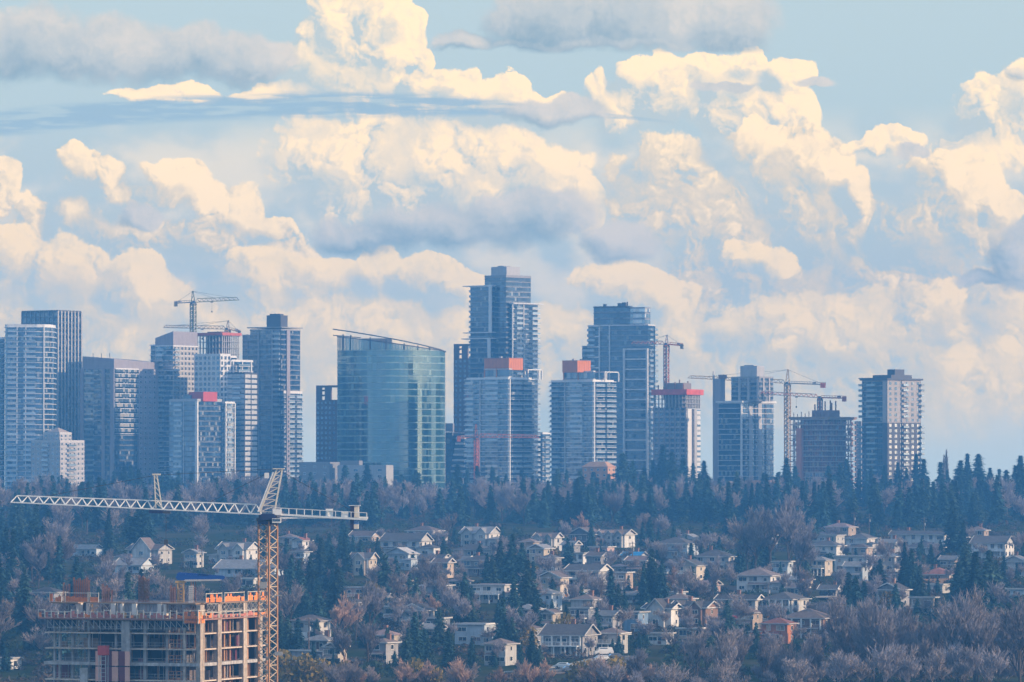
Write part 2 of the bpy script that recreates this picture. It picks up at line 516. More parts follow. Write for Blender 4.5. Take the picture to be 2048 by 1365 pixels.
red_m = mat('red_membrane', (0.55, 0.09, 0.08), 0.8, 0.10, streak=0.1)
form_red = mat('red_formwork', (0.50, 0.12, 0.08), 0.8, 0.2, objvar=0.2)
rust = mat('rusty_rebar', (0.24, 0.10, 0.05), 0.9, 0.2)
steel_d = mat('dark_steel', (0.06, 0.06, 0.07), 0.5, 0.1)
rail_g = glass('rail_glass', (0.24, 0.32, 0.38), (0.45, 0.5, 0.52), 0.2, 0.25)
g_blue = glass('blue_glass', (0.022, 0.055, 0.11), (0.40, 0.42, 0.42), 0.13, 0.22, .07, (.68, .86, 1.0))
g_dark = glass('dark_glass', (0.012, 0.026, 0.052), (0.30, 0.31, 0.31), 0.07, 0.15, .07, (.7, .86, 1.0))
g_teal = glass('teal_glass', (0.026, 0.085, 0.088), (0.16, 0.26, 0.25), 0.06, 0.29, 0.07, (0.70, 0.86, 0.82), 0.3)
g_teal_d = glass('deep_teal_glass', (0.012, 0.045, 0.065), (0.10, 0.2, 0.22), 0.1, 0.16, 0.05, (0.6, 0.9, 0.95))
g_lite = glass('bright_glass', (0.10, 0.14, 0.16), (0.75, 0.72, 0.62), 0.5, 0.4)
g_house = glass('house_window', (0.03, 0.04, 0.05), (0.35, 0.33, 0.30), 0.15, 0.22)
span_b = glass('blue_spandrel', (0.06, 0.085, 0.12), (0.14, 0.17, 0.2), 0.3, 0.14, 0.2)
span_g = glass('grey_spandrel', (0.14, 0.15, 0.17), (0.3, 0.3, 0.3), 0.2, 0.10, 0.25)
span_t = glass('teal_spandrel', (0.10, 0.175, 0.175), (0.17, 0.24, 0.24), 0.3, 0.22, 0.15, (0.7, 0.95, 0.95))

# ------------------------------------------------------------------ the ground
def build_ground():
    b = MB()
    ys = [-200, 0, 150, 300] + [300 + 40 * k for k in range(1, 77)] + [3420]
    xs = [-1500, -1200, -1000, -800, -650] + [-560 + 40 * k for k in range(29)] + [650, 800, 1000, 1200, 1500]
    nx = len(xs)
    for y in ys:
        for x in xs:
            z = ground(max(y, 300)) + 0.55 * mnoise.noise((x * 0.012, y * 0.012, 0.3))
            b.v.append((x, y, z))
    for j in range(len(ys) - 1):
        for i in range(nx - 1):
            n = j * nx + i
            b.f.append((n, n + 1, n + nx + 1, n + nx)); b.m.append(0)
    m = bpy.data.materials.new('hillside_ground'); m.use_nodes = True
    t = m.node_tree; t.nodes.clear()
    q = NB(t)
    o = q.node('ShaderNodeOutputMaterial'); d = q.node('ShaderNodeBsdfDiffuse')
    t.links.new(d.outputs[0], o.inputs[0])
    tc = q.node('ShaderNodeTexCoord')
    n1 = q.noise(tc.outputs['Object'], 0.03, 5, 0.6, '3D'); n2 = q.noise(tc.outputs['Object'], 0.3, 4, 0.6, '3D')
    c = q.mix(q.ramp(n1.outputs['Fac'], 0.4, 0.6), (0.035, 0.05, 0.022, 1), (0.085, 0.075, 0.05, 1))
    c = q.mix(q.ramp(n2.outputs['Fac'], 0.45, 0.65), c, (0.05, 0.06, 0.025, 1))
    q.put(d.inputs['Color'], c)
    return tag(b.build('ground', m), kind='structure')
build_ground()
asphalt = mat('asphalt', (0.10, 0.10, 0.105), 0.9, 0.15, 0.3)
footway = mat('concrete_footway', (0.30, 0.29, 0.28), 0.9, 0.1, 0.5)
paint_y = mat('road_paint', (0.6, 0.5, 0.2), 0.7, 0.1)
def strip(name, pts, width, material, lift, kind='structure', parent=None, offset=0.0, height=0.0):
    """a road, footway or marking that follows the ground; pts are (photo column, photo row)"""
    P = []
    for (px, row) in pts:
        D = depth_of(row); P.append(Vector((W(px, 900, D).x, D, 0)))
    Q_ = []
    for a, c in zip(P, P[1:]):
        n = max(2, int((c - a).length / 8))
        for k in range(n): Q_.append(a.lerp(c, k / n))
    Q_.append(P[-1])
    b = MB(); L = []
    for i, p in enumerate(Q_):
        d = (Q_[min(i + 1, len(Q_) - 1)] - Q_[max(i - 1, 0)]).normalized()
        nrm = Vector((-d.y, d.x, 0))
        c = p + nrm * offset
        l, r = c + nrm * width / 2, c - nrm * width / 2
        zz = ground(c.y) + 0.62 + lift
        L.append(((l.x, l.y, zz), (r.x, r.y, zz)))
    for (a, c), (d, e) in zip(L, L[1:]):
        b.face([a, c, e, d])
        if height:
            b.face([(a[0], a[1], a[2] - height), a, d, (d[0], d[1], d[2] - height)])
            b.face([c, (c[0], c[1], c[2] - height), (e[0], e[1], e[2] - height), e])
    o = b.build(name, material, parent)
    if kind and parent is None: o['kind'] = kind
    return o
ROADS = [[(1060, 1211), (1095, 1206), (1150, 1199), (1235, 1186)], [(1035, 1352), (1110, 1346), (1190, 1333), (1260, 1316)],
         [(1440, 1240), (1530, 1246), (1600, 1250)], [(540, 1335), (640, 1330), (700, 1322)], [(1640, 1200), (1760, 1196), (1850, 1190)]]
for rd in ROADS:
    strip('road', rd, 9.0, asphalt, 0.0, height=0.5)
    strip('footway', rd, 1.8, footway, 0.12, offset=5.6, height=0.6)
    strip('road_marking', rd, 0.18, paint_y, 0.005)
# ------------------------------------------------------------------ towers
def offset_poly(pts, d):
    k = len(pts); out_ = []
    for i in range(k):
        p0, p1, p2 = Vector(pts[i - 1]), Vector(pts[i]), Vector(pts[(i + 1) % k])
        e1, e2 = (p1 - p0).normalized(), (p2 - p1).normalized()
        n1, n2 = Vector((e1.y, -e1.x)), Vector((e2.y, -e2.x))
        n = n1 + n2
        q = n / max(0.35, n.dot(n1)) if n.length > 1e-4 else n1
        out_.append(tuple(p1 + q * d))
    return out_

class Tower:
    def __init__(self, name, label, xc, D, theta=35.0, group=None, cat='building'):
        self.D, self.s, self.th = D, D / F, R(theta)
        self.z0 = ground(D) - 0.6
        p = W(xc, 900, D)
        self.root = thing(name, label, cat, (p.x, D, self.z0), -self.th, group)
    def z(self, row):
        return EYE + (HORIZON - row) * self.s - self.z0
    def u(self, px): return px * self.s / math.cos(self.th)      # run along the left face
    def w(self, px): return px * self.s / max(0.05, math.sin(self.th))   # run along the right face
    def rect(self, L, Rr, l0=0.0, r0=0.0):
        x0, x1, y0, y1 = -self.u(L), -self.u(l0), self.w(r0), self.w(Rr)
        return [(x0, y0), (x1, y0), (x1, y1), (x0, y1)]
    def flat(self, xs, depth, y0=0.0):                            # only for theta = 0
        return [(xs[0] * self.s, y0), (xs[1] * self.s, y0), (xs[1] * self.s, y0 + depth), (xs[0] * self.s, y0 + depth)]
    def block(self, name, pts, za, zb, m, top=None):
        b = MB(); b.prism(pts, za, zb, 0, top)
        return b.build(name, m, self.root)

    def volume(self, pts, za, zb, fh=2.9, glass_m=None, span=None, sp_h=0.8, bay=1.6, slab=(0.05, 0.32, None), styles=None,
               balconies=(), piers=(), fins=(), wall=None, win=(1.5, 1.6), win_gap=3.0, wframe=None, roof=None, inset=0.12, win_glass=None,
               parapet=0.9, every=1, jit=.03):
        T = self.root
        n = max(1, int(round((zb - za) / fh))); fh = (zb - za) / n
        k = len(pts); styles = styles or {}
        edges = []
        for i in range(k):
            p, q = Vector(pts[i]), Vector(pts[(i + 1) % k])
            d = q - p; Ln = d.length; d = d / Ln
            edges.append((p, q, d, Ln, Vector((d.y, -d.x))))
        oh, th, sm = slab
        if sm is not None:
            b = MB(); b.prism(offset_poly(pts, oh), 0, th)
            sme = b.mesh('floor_slab', sm)
            for f in range(0, n + 1, every):
                put('floor_slab', sme, T, (0, 0, za + f * fh - (th if f == n else 0)))
        lo = th if sm is not None and every == 1 else 0.0
        g_edges = [i for i in range(k) if styles.get(i, 'g') == 'g']
        if g_edges and glass_m is not None:
            meshes = []
            for var in range(3):
                b = MB()
                for i in g_edges:
                    p, q, d, Ln, nr = edges[i]
                    nb = max(1, int(round(Ln / bay)))
                    for j in range(nb):
                        a, c = p + d * (Ln * j / nb + 0.04), p + d * (Ln * (j + 1) / nb - 0.04)
                        o1, o2 = -inset + random.uniform(-jit, jit), -inset + random.uniform(-jit, jit)
                        a1, c1 = a + nr * o1, c + nr * o2
                        tz = random.uniform(-jit, jit)
                        zs = lo + (sp_h if span else 0)
                        b.face([(a1.x, a1.y, zs), (c1.x, c1.y, zs), (c1.x + nr.x * tz, c1.y + nr.y * tz, fh), (a1.x + nr.x * tz, a1.y + nr.y * tz, fh)], 0)
                        if span:
                            a2, c2 = a + nr * (-inset + .05), c + nr * (-inset + .05)
                            b.face([(a2.x, a2.y, lo), (c2.x, c2.y, lo), (c2.x, c2.y, zs), (a2.x, a2.y, zs)], 1)
                meshes.append(b.mesh('window_band', [glass_m, span or glass_m]))
            for f in range(n):
                put('window_band', meshes[random.randrange(3)], T, (0, 0, za + f * fh))
            b = MB()
            b.prism(offset_poly(pts, -inset - 0.25), za + 0.05, zb - 0.35)
            b.build('inner_wall', conc_d, T)
        for i in range(k):
            st = styles.get(i, 'g')
            if st in ('w', 'p'):
                p, q, d, Ln, nr = edges[i]
                b = MB()
                a, c = p - nr * 0.3, q - nr * 0.3
                b.prism([tuple(p), tuple(q), tuple(c), tuple(a)], za, zb)
                b.build('wall', wall or conc, T)
            if st == 'p':
                p, q, d, Ln, nr = edges[i]
                ww, wh = win
                nb = max(1, int(Ln / win_gap))
                fr = wframe or white
                b = MB()
                b.box(-ww / 2, ww / 2, -0.05, 0.02, 0, wh, 0)
                b.box(-ww / 2 + .12, -.05, -0.065, -0.05, .12, wh - .12, 1)
                b.box(.05, ww / 2 - .12, -0.065, -0.05, .12, wh - .12, 1)
                me = b.mesh('window', [fr, win_glass or g_dark])
                rz = math.atan2(d.y, d.x)
                for f in range(n):
                    for j in range(nb):
                        c = p + d * (Ln * (j + .5) / nb)
                        put('window', me, T, (c.x, c.y, za + f * fh + (fh - wh) * 0.55), rz)
        for (i, t0, t1, dep) in balconies:
            p, q, d, Ln, nr = edges[i]
            b = MB()
            a, c = p + d * (Ln * t0), p + d * (Ln * t1)
            q4 = [tuple(a), tuple(a + nr * dep), tuple(c + nr * dep), tuple(c)]
            b.prism(q4, -0.01, 0.22, 0)
            for s0, s1 in ((a, a + nr * dep), (a + nr * dep, c + nr * dep), (c + nr * dep, c)):
                b.face([(s0.x, s0.y, .22), (s1.x, s1.y, .22), (s1.x, s1.y, 1.25), (s0.x, s0.y, 1.25)], 1)
                b.bar((s0.x, s0.y, 1.27), (s1.x, s1.y, 1.27), 0.07, 0.07, 0)
            me = b.mesh('balcony', [sm or slab_w, rail_g])
            for f in range(1, n):
                put('balcony', me, T, (0, 0, za + f * fh))
        for (i, t, wd, dp, pm, *zz) in piers:
            p, q, d, Ln, nr = edges[i]
            a = p + d * (Ln * t)
            b = MB()
            b.prism([tuple(a - d * wd / 2 + nr * dp), tuple(a + d * wd / 2 + nr * dp), tuple(a + d * wd / 2 - nr * .2), tuple(a - d * wd / 2 - nr * .2)],
                    zz[0] if zz else za, zz[1] if zz else zb)
            b.build('pier', pm, T)
        for (i, spc, wd, dp, fm) in fins:
            p, q, d, Ln, nr = edges[i]
            nb = max(1, int(round(Ln / spc)))
            b = MB()
            b.prism([(-wd / 2, 0), (-wd / 2, -dp), (wd / 2, -dp), (wd / 2, 0)], 0, zb - za + 0.6)
            me = b.mesh('fin', fm)
            for j in range(nb + 1):
                a = p + d * (Ln * j / nb)
                put('fin', me, T, (a.x, a.y, za), math.atan2(d.y, d.x))
        # flat roof with its upstand
        b = MB()
        b.prism(offset_poly(pts, -0.35), zb - 0.2, zb + 0.12, 0)
        for i in range(k):
            p, q, d, Ln, nr = edges[i]
            pr = [p, q, q - nr * .3, p - nr * .3]
            b.prism([tuple(x) for x in pr], zb + .001, zb + parapet, 1)
        b.build('roof', [conc_d, roof or sm or conc], T)
        return self

    def frame(self, edge_pts, za, zb, wd, m, nrm, name='facade_frame'):
        pass

def units(T, pts, z, items):
    """small plant on a roof: vents, boxes, masts"""
    for (x, y, w_, h_, m) in items:
        b = MB(); b.box(x - w_ / 2, x + w_ / 2, y - w_ / 2, y + w_ / 2, z, z + h_)
        b.box(x - w_ / 2 - .1, x + w_ / 2 + .1, y - w_ / 2 - .1, y + w_ / 2 + .1, z + h_, z + h_ + .12)
        b.build('roof_vent', m, T.root)

SL = (0.9, 0.3, slab_w)
# ---- far left sliver
t = Tower('residential_tower', 'balconied tower cut off by the left edge of the picture', 5, 3090)
t.volume(t.rect(60, 4), 0, t.z(678), 2.9, g_dark, span_b, slab=(0.7, .3, slab_w), balconies=[(0, .6, .95, 1.4)])
# ---- white banded rounded tower
t = Tower('residential_tower', 'rounded blue-glass tower ringed by white slab edges, foremost at the left edge', 54, 3000, 0)
s = t.s
pts = [(-46 * s, 5), (-40 * s, 0), (20 * s, 0), (34 * s, 1.2), (43 * s, 4.0), (48 * s, 9), (49 * s, 14), (49 * s, 26), (-46 * s, 26)]
t.volume(pts, 0, t.z(654), 2.86, g_blue, span_b, 0.7, 1.5, (0.55, .34, slab_w), balconies=[(1, .02, .36, 1.3), (1, .55, .95, 1.3)],
         piers=[(1, .33, .5, .9, white), (1, .62, .5, .9, white), (2, .9, .6, 1.0, white)], roof=white, parapet=1.4)
# ---- dark finned tower
t = Tower('office_tower', 'dark flat-topped tower with pale vertical fins behind the rounded banded tower', 115, 3060)
t.volume(t.rect(77, 42), 0, t.z(624), 3.3, g_dark, span_b, 0.9, 1.9, (0.0, .35, grey_d), fins=[(1, 3.1, .95, .5, conc_l), (0, 3.4, .4, .3, grey_p)], parapet=1.0, roof=grey_d)
# ---- beige tower with pyramid roof
t = Tower('residential_tower', 'small pinkish beige tower with a pyramid cap in front of the banded tower', 120, 2900)
kw = dict(wall=beige, win=(1.5, 1.5), win_gap=3.2, styles={0: 'p', 1: 'p', 2: 'w', 3: 'w'}, slab=(0.04, .3, mat('beige_band', (0.56, 0.54, 0.54), .9)), fh=2.75, win_glass=g_blue)
t.volume(t.rect(62, 44), 0, t.z(884), balconies=[(0, .38, .62, 1.1), (1, .3, .6, 1.1)], **kw)
t.volume(t.rect(40, 26, 6, 4), t.z(884), t.z(868), **kw)
t.volume(t.rect(64, 30, 50, 8), 0, t.z(893), **kw)
b = MB(); r4 = t.rect(36, 24, 8, 5); zt = t.z(868) + .95
apex = (sum(p[0] for p in r4) / 4, sum(p[1] for p in r4) / 4, t.z(855))
for i in range(4): b.face([(*r4[i], zt), (*r4[(i + 1) % 4], zt), apex])
b.build('pyramid_roof', mat('tan_roof', (0.42, 0.33, 0.28), .9), t.root)
# ---- wide mauve block with sloping crown
t = Tower('residential_tower', 'wide mauve concrete block with a long sloping roofline and bright mirrored windows', 228, 3020, 33)
pl, pr = t.rect(70, 92), None
zt = t.z(738)
t.volume(t.rect(70, 42), 0, zt, 2.9, g_blue, span_b, .8, 1.7, (0.02, .3, span_g), piers=[(0, .04, 2.4, .5, mauve), (0, .68, 2.0, .5, mauve), (0, .95, 2.6, .5, mauve)], parapet=.4, roof=mauve,
         balconies=[(0, .12, .40, .7)])
t.volume(t.rect(8, 44, -0.7, 2), t.z(868), zt, 2.9, g_lite, g_dark, .9, 1.5, (0.02, .3, slab_w), parapet=.4)
t.volume(t.rect(40, 94, 0, 44), 0, zt, 2.9, g_blue, wall=mauve, styles={0: 'w', 1: 'p', 2: 'w', 3: 'w'}, win=(1.6, 1.5), win_gap=4.2, slab=(.03, .3, mat('mauve_band', (.44, .41, .43))), parapet=.4, roof=mauve)
rp = t.rect(70, 93)
b = MB(); b.prism(offset_poly(rp, -.6), zt, zt + 1, 0, top=[t.z(712), t.z(718), t.z(724), t.z(716)]); b.build('sloping_crown', mauve, t.root)
for q in (.2, .45, .7):
    b = MB(); b.bar((rp[0][0] * q, 2, t.z(716)), (rp[0][0] * q, 2, t.z(706)), .25); b.build('aerial', steel_d, t.root)
# ---- chamfer topped tower and annex
t = Tower('residential_tower', 'pale tower with chamfered solid crown left of the yellow-green crane mast', 346, 3050)
wl = mat('sand_wall', (0.44, 0.41, 0.37), .9, streak=.1)
t.volume(t.rect(38, 46), 0, t.z(692), 2.85, g_blue, span_b, .8, 1.6, (0.05, .3, slab_w), styles={1: 'p', 2: 'w', 3: 'w'}, wall=wl, win=(1.7, 1.8), win_gap=2.9,
         balconies=[(0, .1, .5, 1.2), (1, .02, .2, 1.2)], parapet=.3)
rp = t.rect(38, 45)
t.block('solid_crown', offset_poly(rp, -.05), t.z(691), t.z(668), mauve, top=[t.z(676), t.z(663), t.z(663), t.z(672)])
t.volume(t.rect(52, 20, 38, 4), 0, t.z(690), 2.85, g_dark, span_b, slab=(.6, .3, slab_w), parapet=.4)
# ---- tower under construction behind
t = Tower('tower_under_construction', 'unfinished tower with red-brown formwork behind the white gridded block', 444, 3120)
rp = t.rect(54, 32)
t.volume(rp, 0, t.z(720), 2.9, g_dark, span_g, slab=(.3, .3, conc))
zt = t.z(671); za = t.z(720); nfl = 4
for f in range(1, nfl + 1):
    z = za + (zt - za) * f / nfl
    b = MB(); b.prism(offset_poly(rp, .4), z - .3, z); b.build('floor_slab', conc, t.root)
for i in range(9):
    for (x, y) in ((rp[0][0] * i / 8 * .97 - .3, .4), (-.5, rp[2][1] * i / 8 * .96 + .4)):
        b = MB(); b.box(x - .3, x + .3, y - .3, y + .3, za, zt - .3); b.build('column', conc_l, t.root)
b = MB(); b.prism(offset_poly(t.rect(40, 22, 12, 8), 0), za, t.z(663)); b.build('core_wall', mat('brown_core', (.2, .11, .09), .9), t.root)
b = MB(); b.prism(offset_poly(rp, 1.0), zt, zt + 1.6); b.build('formwork_deck', form_red, t.root)
# ---- white gridded residential block
t = Tower('residential_tower', 'white gridded apartment block stepping down behind the red-boxed glass tower', 440, 3025)
t.volume(t.rect(54, 20), 0, t.z(711), 3.0, g_blue, wall=white, styles={0: 'p', 1: 'p', 2: 'w', 3: 'w'}, win=(2.1, 2.1), win_gap=3.1, slab=(0.03, .3, slab_w), wframe=white, win_glass=g_blue)
t.volume(t.rect(10, 62, 0, 20), 0, t.z(722), 3.0, g_blue, span_g, .8, 1.5, (0.05, .3, slab_w), wall=white, balconies=[(1, .3, .8, .9)], piers=[(1, .1, .8, .4, white), (1, .5, .8, .4, white), (1, .9, .8, .4, white)])
t.volume(t.rect(30, 40, 10, 20), t.z(722), t.z(714), 2.6, g_dark, slab=(.2, .3, white))
# ---- dark tower with black penthouse
t = Tower('residential_tower', 'dark blue-glass tower with a black rooftop box and thin roof canopy', 562, 3060, 30)
t.volume(t.rect(64, 36), 0, t.z(660), 2.9, g_dark, span_b, .8, 1.5, (0.06, .3, grey_p), styles={}, piers=[(1, .35, 3.4, .5, mauve), (0, .28, 1.0, .5, grey_p), (0, .72, .9, .5, grey_p)],
         balconies=[(0, .76, .97, 1.3)], parapet=.5)
t.volume(t.rect(82, 20, 64, 3), 0, t.z(670), 2.9, g_dark, span_b, slab=(.06, .3, grey_p), parapet=.4, fins=[(0, 2.5, .3, .3, grey_p)])
t.volume(t.rect(14, 40, 0, 5), 0, t.z(786), 2.9, g_blue, span_g, .8, 1.5, (0.05, .3, slab_w), balconies=[(1, .2, .5, 1.2), (1, .62, .95, 1.2)], parapet=1.2, roof=white)
t.block('roof_canopy', offset_poly(t.rect(66, 37), .9), t.z(656), t.z(654), conc)
t.block('penthouse', t.rect(42, 24, 13, 11), t.z(654), t.z(630), grey_d)
t.block('penthouse_cap', t.rect(38, 20, 17, 13), t.z(630), t.z(627), grey_d)
# ---- striped narrow slab
t = Tower('residential_tower', 'narrow slab with bright panels between black bands beside the dark penthouse tower', 489, 2990, 30)
wp = mat('bright_panel', (.52, .53, .53), .5, objvar=.1)
t.volume(t.rect(36, 24), 0, t.z(747), 2.95, g_blue, wp, 1.9, 3.4, (0.05, .42, grey_d), balconies=[(0, .3, .8, .8)], fins=[(1, 6.5, .5, .25, grey_d)], parapet=.4, roof=grey_d)
# ---- glass tower with red box
t = Tower('residential_tower', 'blue-glass tower with a red rooftop box and a white corner pier', 394, 2960, 38)
t.volume(t.rect(59, 47), 0, t.z(803), 2.85, g_blue, span_b, .7, 1.4, (0.05, .28, span_g), piers=[(0, .99, 1.6, .5, white), (1, .01, .8, .5, white), (0, .52, .3, .3, white)],
         balconies=[(0, .2, .48, .9)], parapet=1.4, roof=grey_l)
t.volume(t.rect(0, 66, -6, 47), 0, t.z(806), 2.85, g_lite, span_g, .7, 1.2, (.3, .28, slab_w), balconies=[(1, .1, .6, 1.0)], piers=[(1, .05, .8, .5, white), (1, .95, .7, .5, white)])
t.block('penthouse', t.rect(26, 34, -4, 8), t.z(803), t.z(784), red_m)
t.block('glass_penthouse', t.rect(36, 24, 20, 6), t.z(803), t.z(790), g_dark)

# ---- the two brick towers with open crowns
def brick_tower(xc, D, top, L, Rr, label):
    t = Tower('residential_tower', label, xc, D, 30, 'brick towers with open crowns')
    zr = t.z(top + 30)
    t.volume(t.rect(L, Rr), 0, zr, 2.9, g_dark, wall=brick_d, styles={0: 'p', 1: 'p', 2: 'w', 3: 'w'}, win=(1.5, 1.6), win_gap=2.6, slab=(0.03, .3, brick_d), wframe=mat('brown_frame', (.22, .17, .17)), win_glass=g_blue, parapet=.3)
    zt = t.z(top)
    x0 = -t.u(L)
    wdt = t.u(L)
    b = MB(); b.box(x0, -.01, 0, 1.2, zt - 1.3, zt, 0); b.build('crown_beam', brick_d, t.root)
    for (a, c) in ((0, .22), (.36, .62), (.92, 1.0)):
        b = MB(); b.box(x0 + wdt * a, x0 + wdt * c, 0, 1.2, zr, zt - 1.31); b.build('crown_pier', brick_d, t.root)
    for q in (.33, .66):
        z = zr + (zt - zr) * q
        b = MB(); b.box(x0 + wdt * .22, x0 + wdt * .36, 0.1, 1.1, z - .5, z + .5); b.build('crown_rail', brick_d, t.root)
    y1 = t.w(Rr)
    b = MB(); b.box(-1.2, -.02, 1.21, y1, zt - 1.3, zt - .01); b.build('crown_beam', brick_d, t.root)
    for yy in (y1 * .45, y1 - 1.3):
        b = MB(); b.box(-1.1, -.1, yy, yy + 1.2, zr, zt - 1.3); b.build('crown_pier', brick_d, t.root)
brick_tower(680, 3120, 771, 49, 24, 'dark brick tower with open framed crown, left of the curved teal tower')
brick_tower(952, 3180, 688, 45, 24, 'dark brick tower with open framed crown, behind the tallest tower')

# ---- curved teal glass tower
t = Tower('office_tower', 'broad curved teal glass tower with a raking roof frame', 780, 3000, 0)
s = t.s
arc = []
for k in range(25):
    a = k / 24.0
    px = -108 + 217 * a
    dep = 26 * (2 * (a - .46)) ** 2 * (1.0 if a < .46 else .78)
    arc.append((px * s, dep))
pts = arc + [(109 * s, 40), (-108 * s, 40)]
ztop = t.z(700)
t.volume(pts, 0, ztop, 3.72, g_teal, span_t, 0.55, 1.9, (0.10, .22, mat('pale_teal_band', (.30, .42, .41), .5)), parapet=.01, inset=.05, jit=.012,
         styles={24: 'w', 25: 'w', 26: 'w'}, wall=conc)
# recessed dark bays and the screen above the roof that rises to the left
def roof_row(px):
    return 672 + (px + 108) / 217.0 * 29
b = MB()
for i in range(24):
    p, q = arc[i], arc[i + 1]
    za_, zb_ = ztop + .05, [t.z(roof_row(p[0] / s)), t.z(roof_row(q[0] / s))]
    nb = 3
    for j in range(nb):
        a, c = j / nb, (j + 1) / nb - .06
        P = lambda u_: (p[0] + (q[0] - p[0]) * u_, p[1] + (q[1] - p[1]) * u_ + .1)
        Z = lambda u_: zb_[0] + (zb_[1] - zb_[0]) * u_ - .35
        if Z(a) - za_ > .4:
            b.face([(*P(a), za_), (*P(c), za_), (*P(c), Z(c)), (*P(a), Z(a))])
b.build('roof_screen', g_teal, t.root)
b = MB()
for i in range(24):
    p, q = arc[i], arc[i + 1]
    b.bar((p[0], p[1] + .1, t.z(roof_row(p[0] / s))), (q[0], q[1] + .1, t.z(roof_row(q[0] / s))), .5, .6)
b.build('roof_edge', steel_d, t.root)
b = MB()
ra = [(-116, 657), (-80, 663), (-30, 672), (20, 681), (60, 689), (95, 697), (110, 702)]
for (a, ra_), (c, rc_) in zip(ra, ra[1:]):
    ya = 26 * (2 * ((a + 108) / 217 - .46)) ** 2 * .8; yc_ = 26 * (2 * ((c + 108) / 217 - .46)) ** 2 * .8
    b.bar((a * s, ya - .5, t.z(ra_)), (c * s, yc_ - .5, t.z(rc_)), .7, .6)
b.build('raking_beam', steel_d, t.root)
b = MB(); b.bar((-116 * s, 22, t.z(669)), (-60 * s, 10, t.z(675)), .6, .5); b.build('raking_beam', steel_d, t.root)
for px in (-96, -80, -40, -8, 28, 55, 78, 100):
    a = (px + 108) / 217
    yy = 26 * (2 * (a - .46)) ** 2 * (1.0 if a < .46 else .78)
    b = MB(); b.box(px * s - .4, px * s + .4, yy - .1, yy + .7, ztop, t.z(roof_row(px) - (6 if px < 0 else 3))); b.build('roof_post', steel_d, t.root)
t.block('plant_room', [(-58 * s, 14), (2 * s, 14), (2 * s, 26), (-58 * s, 26)], ztop, t.z(676), conc_d)
def dark_bays(px0, px1, row0, row1, m):
    n = max(1, int((t.z(row0) - t.z(row1)) / 3.72))
    zlo = t.z(row1)
    for f in range(n):
        b = MB()
        k = max(2, int((px1 - px0) / 5))
        for j in range(k):
            u0, u1 = px0 + (px1 - px0) * j / k + .3, px0 + (px1 - px0) * (j + 1) / k - .3
            Y = lambda u_: 26 * (2 * ((u_ + 108) / 217 - .46)) ** 2 * (1.0 if (u_ + 108) / 217 < .46 else .78) - .06
            b.face([(u0 * s, Y(u0), zlo + f * 3.72 + .7), (u1 * s, Y(u1), zlo + f * 3.72 + .7), (u1 * s, Y(u1), zlo + f * 3.72 + 3.5), (u0 * s, Y(u0), zlo + f * 3.72 + 3.5)])
        b.build('clear_window', m, t.root)
zfl = lambda k: HORIZON - (0 + k * 3.72 + t.z0 - EYE) / s
dark_bays(-100, -47, zfl(23), zfl(0), g_teal_d)
dark_bays(43, 54, zfl(19), zfl(0), g_teal_d)
dark_bays(68, 76, zfl(12), zfl(0), g_teal_d)
# ---- low blocks round the teal tower
t = Tower('low_building', 'low grey flat-roofed block between the dark penthouse tower and brick tower', 660, 2965, 20)
t.volume(t.rect(62, 18), 0, t.z(928), 3.6, g_dark, wall=grey_p, styles={0: 'p', 1: 'p', 2: 'w', 3: 'w'}, win=(1.6, 1.2), win_gap=6, slab=(0, .3, grey_p), parapet=1)
t = Tower('low_building', 'low pale boxy block in front of the curved teal tower', 772, 2950, 20)
t.volume(t.rect(98, 14), 0, t.z(935), 3.6, g_dark, wall=grey_l, styles={0: 'p', 1: 'w', 2: 'w', 3: 'w'}, win=(2.6, 1.4), win_gap=7, slab=(0, .3, grey_l), parapet=1.2)
t.volume(t.rect(96, 10, 58, 3), t.z(935), t.z(925), 3, g_dark, wall=grey_p, styles={0: 'w', 1: 'w', 2: 'w', 3: 'w'}, slab=(0, .3, grey_p))
t = Tower('office_building', 'dark-glass block under a grey cap with slanting white bands, right of the curved teal tower', 905, 3080, 20)
t.volume(t.rect(18, 24), 0, t.z(866), 3.4, g_dark, None, slab=(0, .3, grey_d), parapet=.3)
t.block('grey_cap', offset_poly(t.rect(20, 2), .3), t.z(864), t.z(847), grey_p)
for f in range(7):
    za, zb = t.z(945 - f * 11), t.z(945 - f * 11 - 10)
    b = MB(); o_ = f * .9
    b.box(o_ * .5, t.u(26), -3 + o_ * .25, 6, za, za + 1.2, 0); b.box(o_ * .5 + .3, t.u(26) - .3, -2.6 + o_ * .25, 6, za + 1.2, zb, 1)
    b.build('storey', [slab_w, g_dark], t.root)

# ---- tallest tower
t = Tower('residential_tower', 'tallest tower of the skyline with white framed fins and jutting roof blades', 1012, 3100, 42)
gk = dict(glass_m=g_dark, span=span_b, sp_h=.8, bay=1.5, fh=2.95)
t.volume(t.rect(43, 50), 0, t.z(554), slab=(.04, .3, grey_p), parapet=1.1, roof=grey_p, **gk)
t.volume(t.rect(65, 26, 22, -7), 0, t.z(573), slab=(.04, .28, grey_p), balconies=[(3, .1, .9, 2.4)], parapet=.6, roof=white, **gk)
t.volume(t.rect(14, 58, -6, 8), 0, t.z(608), slab=(.05, .3, slab_w), balconies=[(1, .1, .34, 1.2), (1, .68, .99, 2.2)], piers=[(1, .42, .5, .4, white), (0, .95, .7, .3, white)], parapet=.6, roof=white, **gk)
t.block('penthouse', t.rect(35, 32, 4, 5), t.z(552), t.z(533), grey_l)
t.block('plant_box', t.rect(26, 22, 14, 9), t.z(533), t.z(531), grey_p)
def blade(T, l0, l1, row, r0, r1, th=.5):
    T.block('roof_blade', T.rect(l1, r1, l0, r0), T.z(row) - th, T.z(row), white)
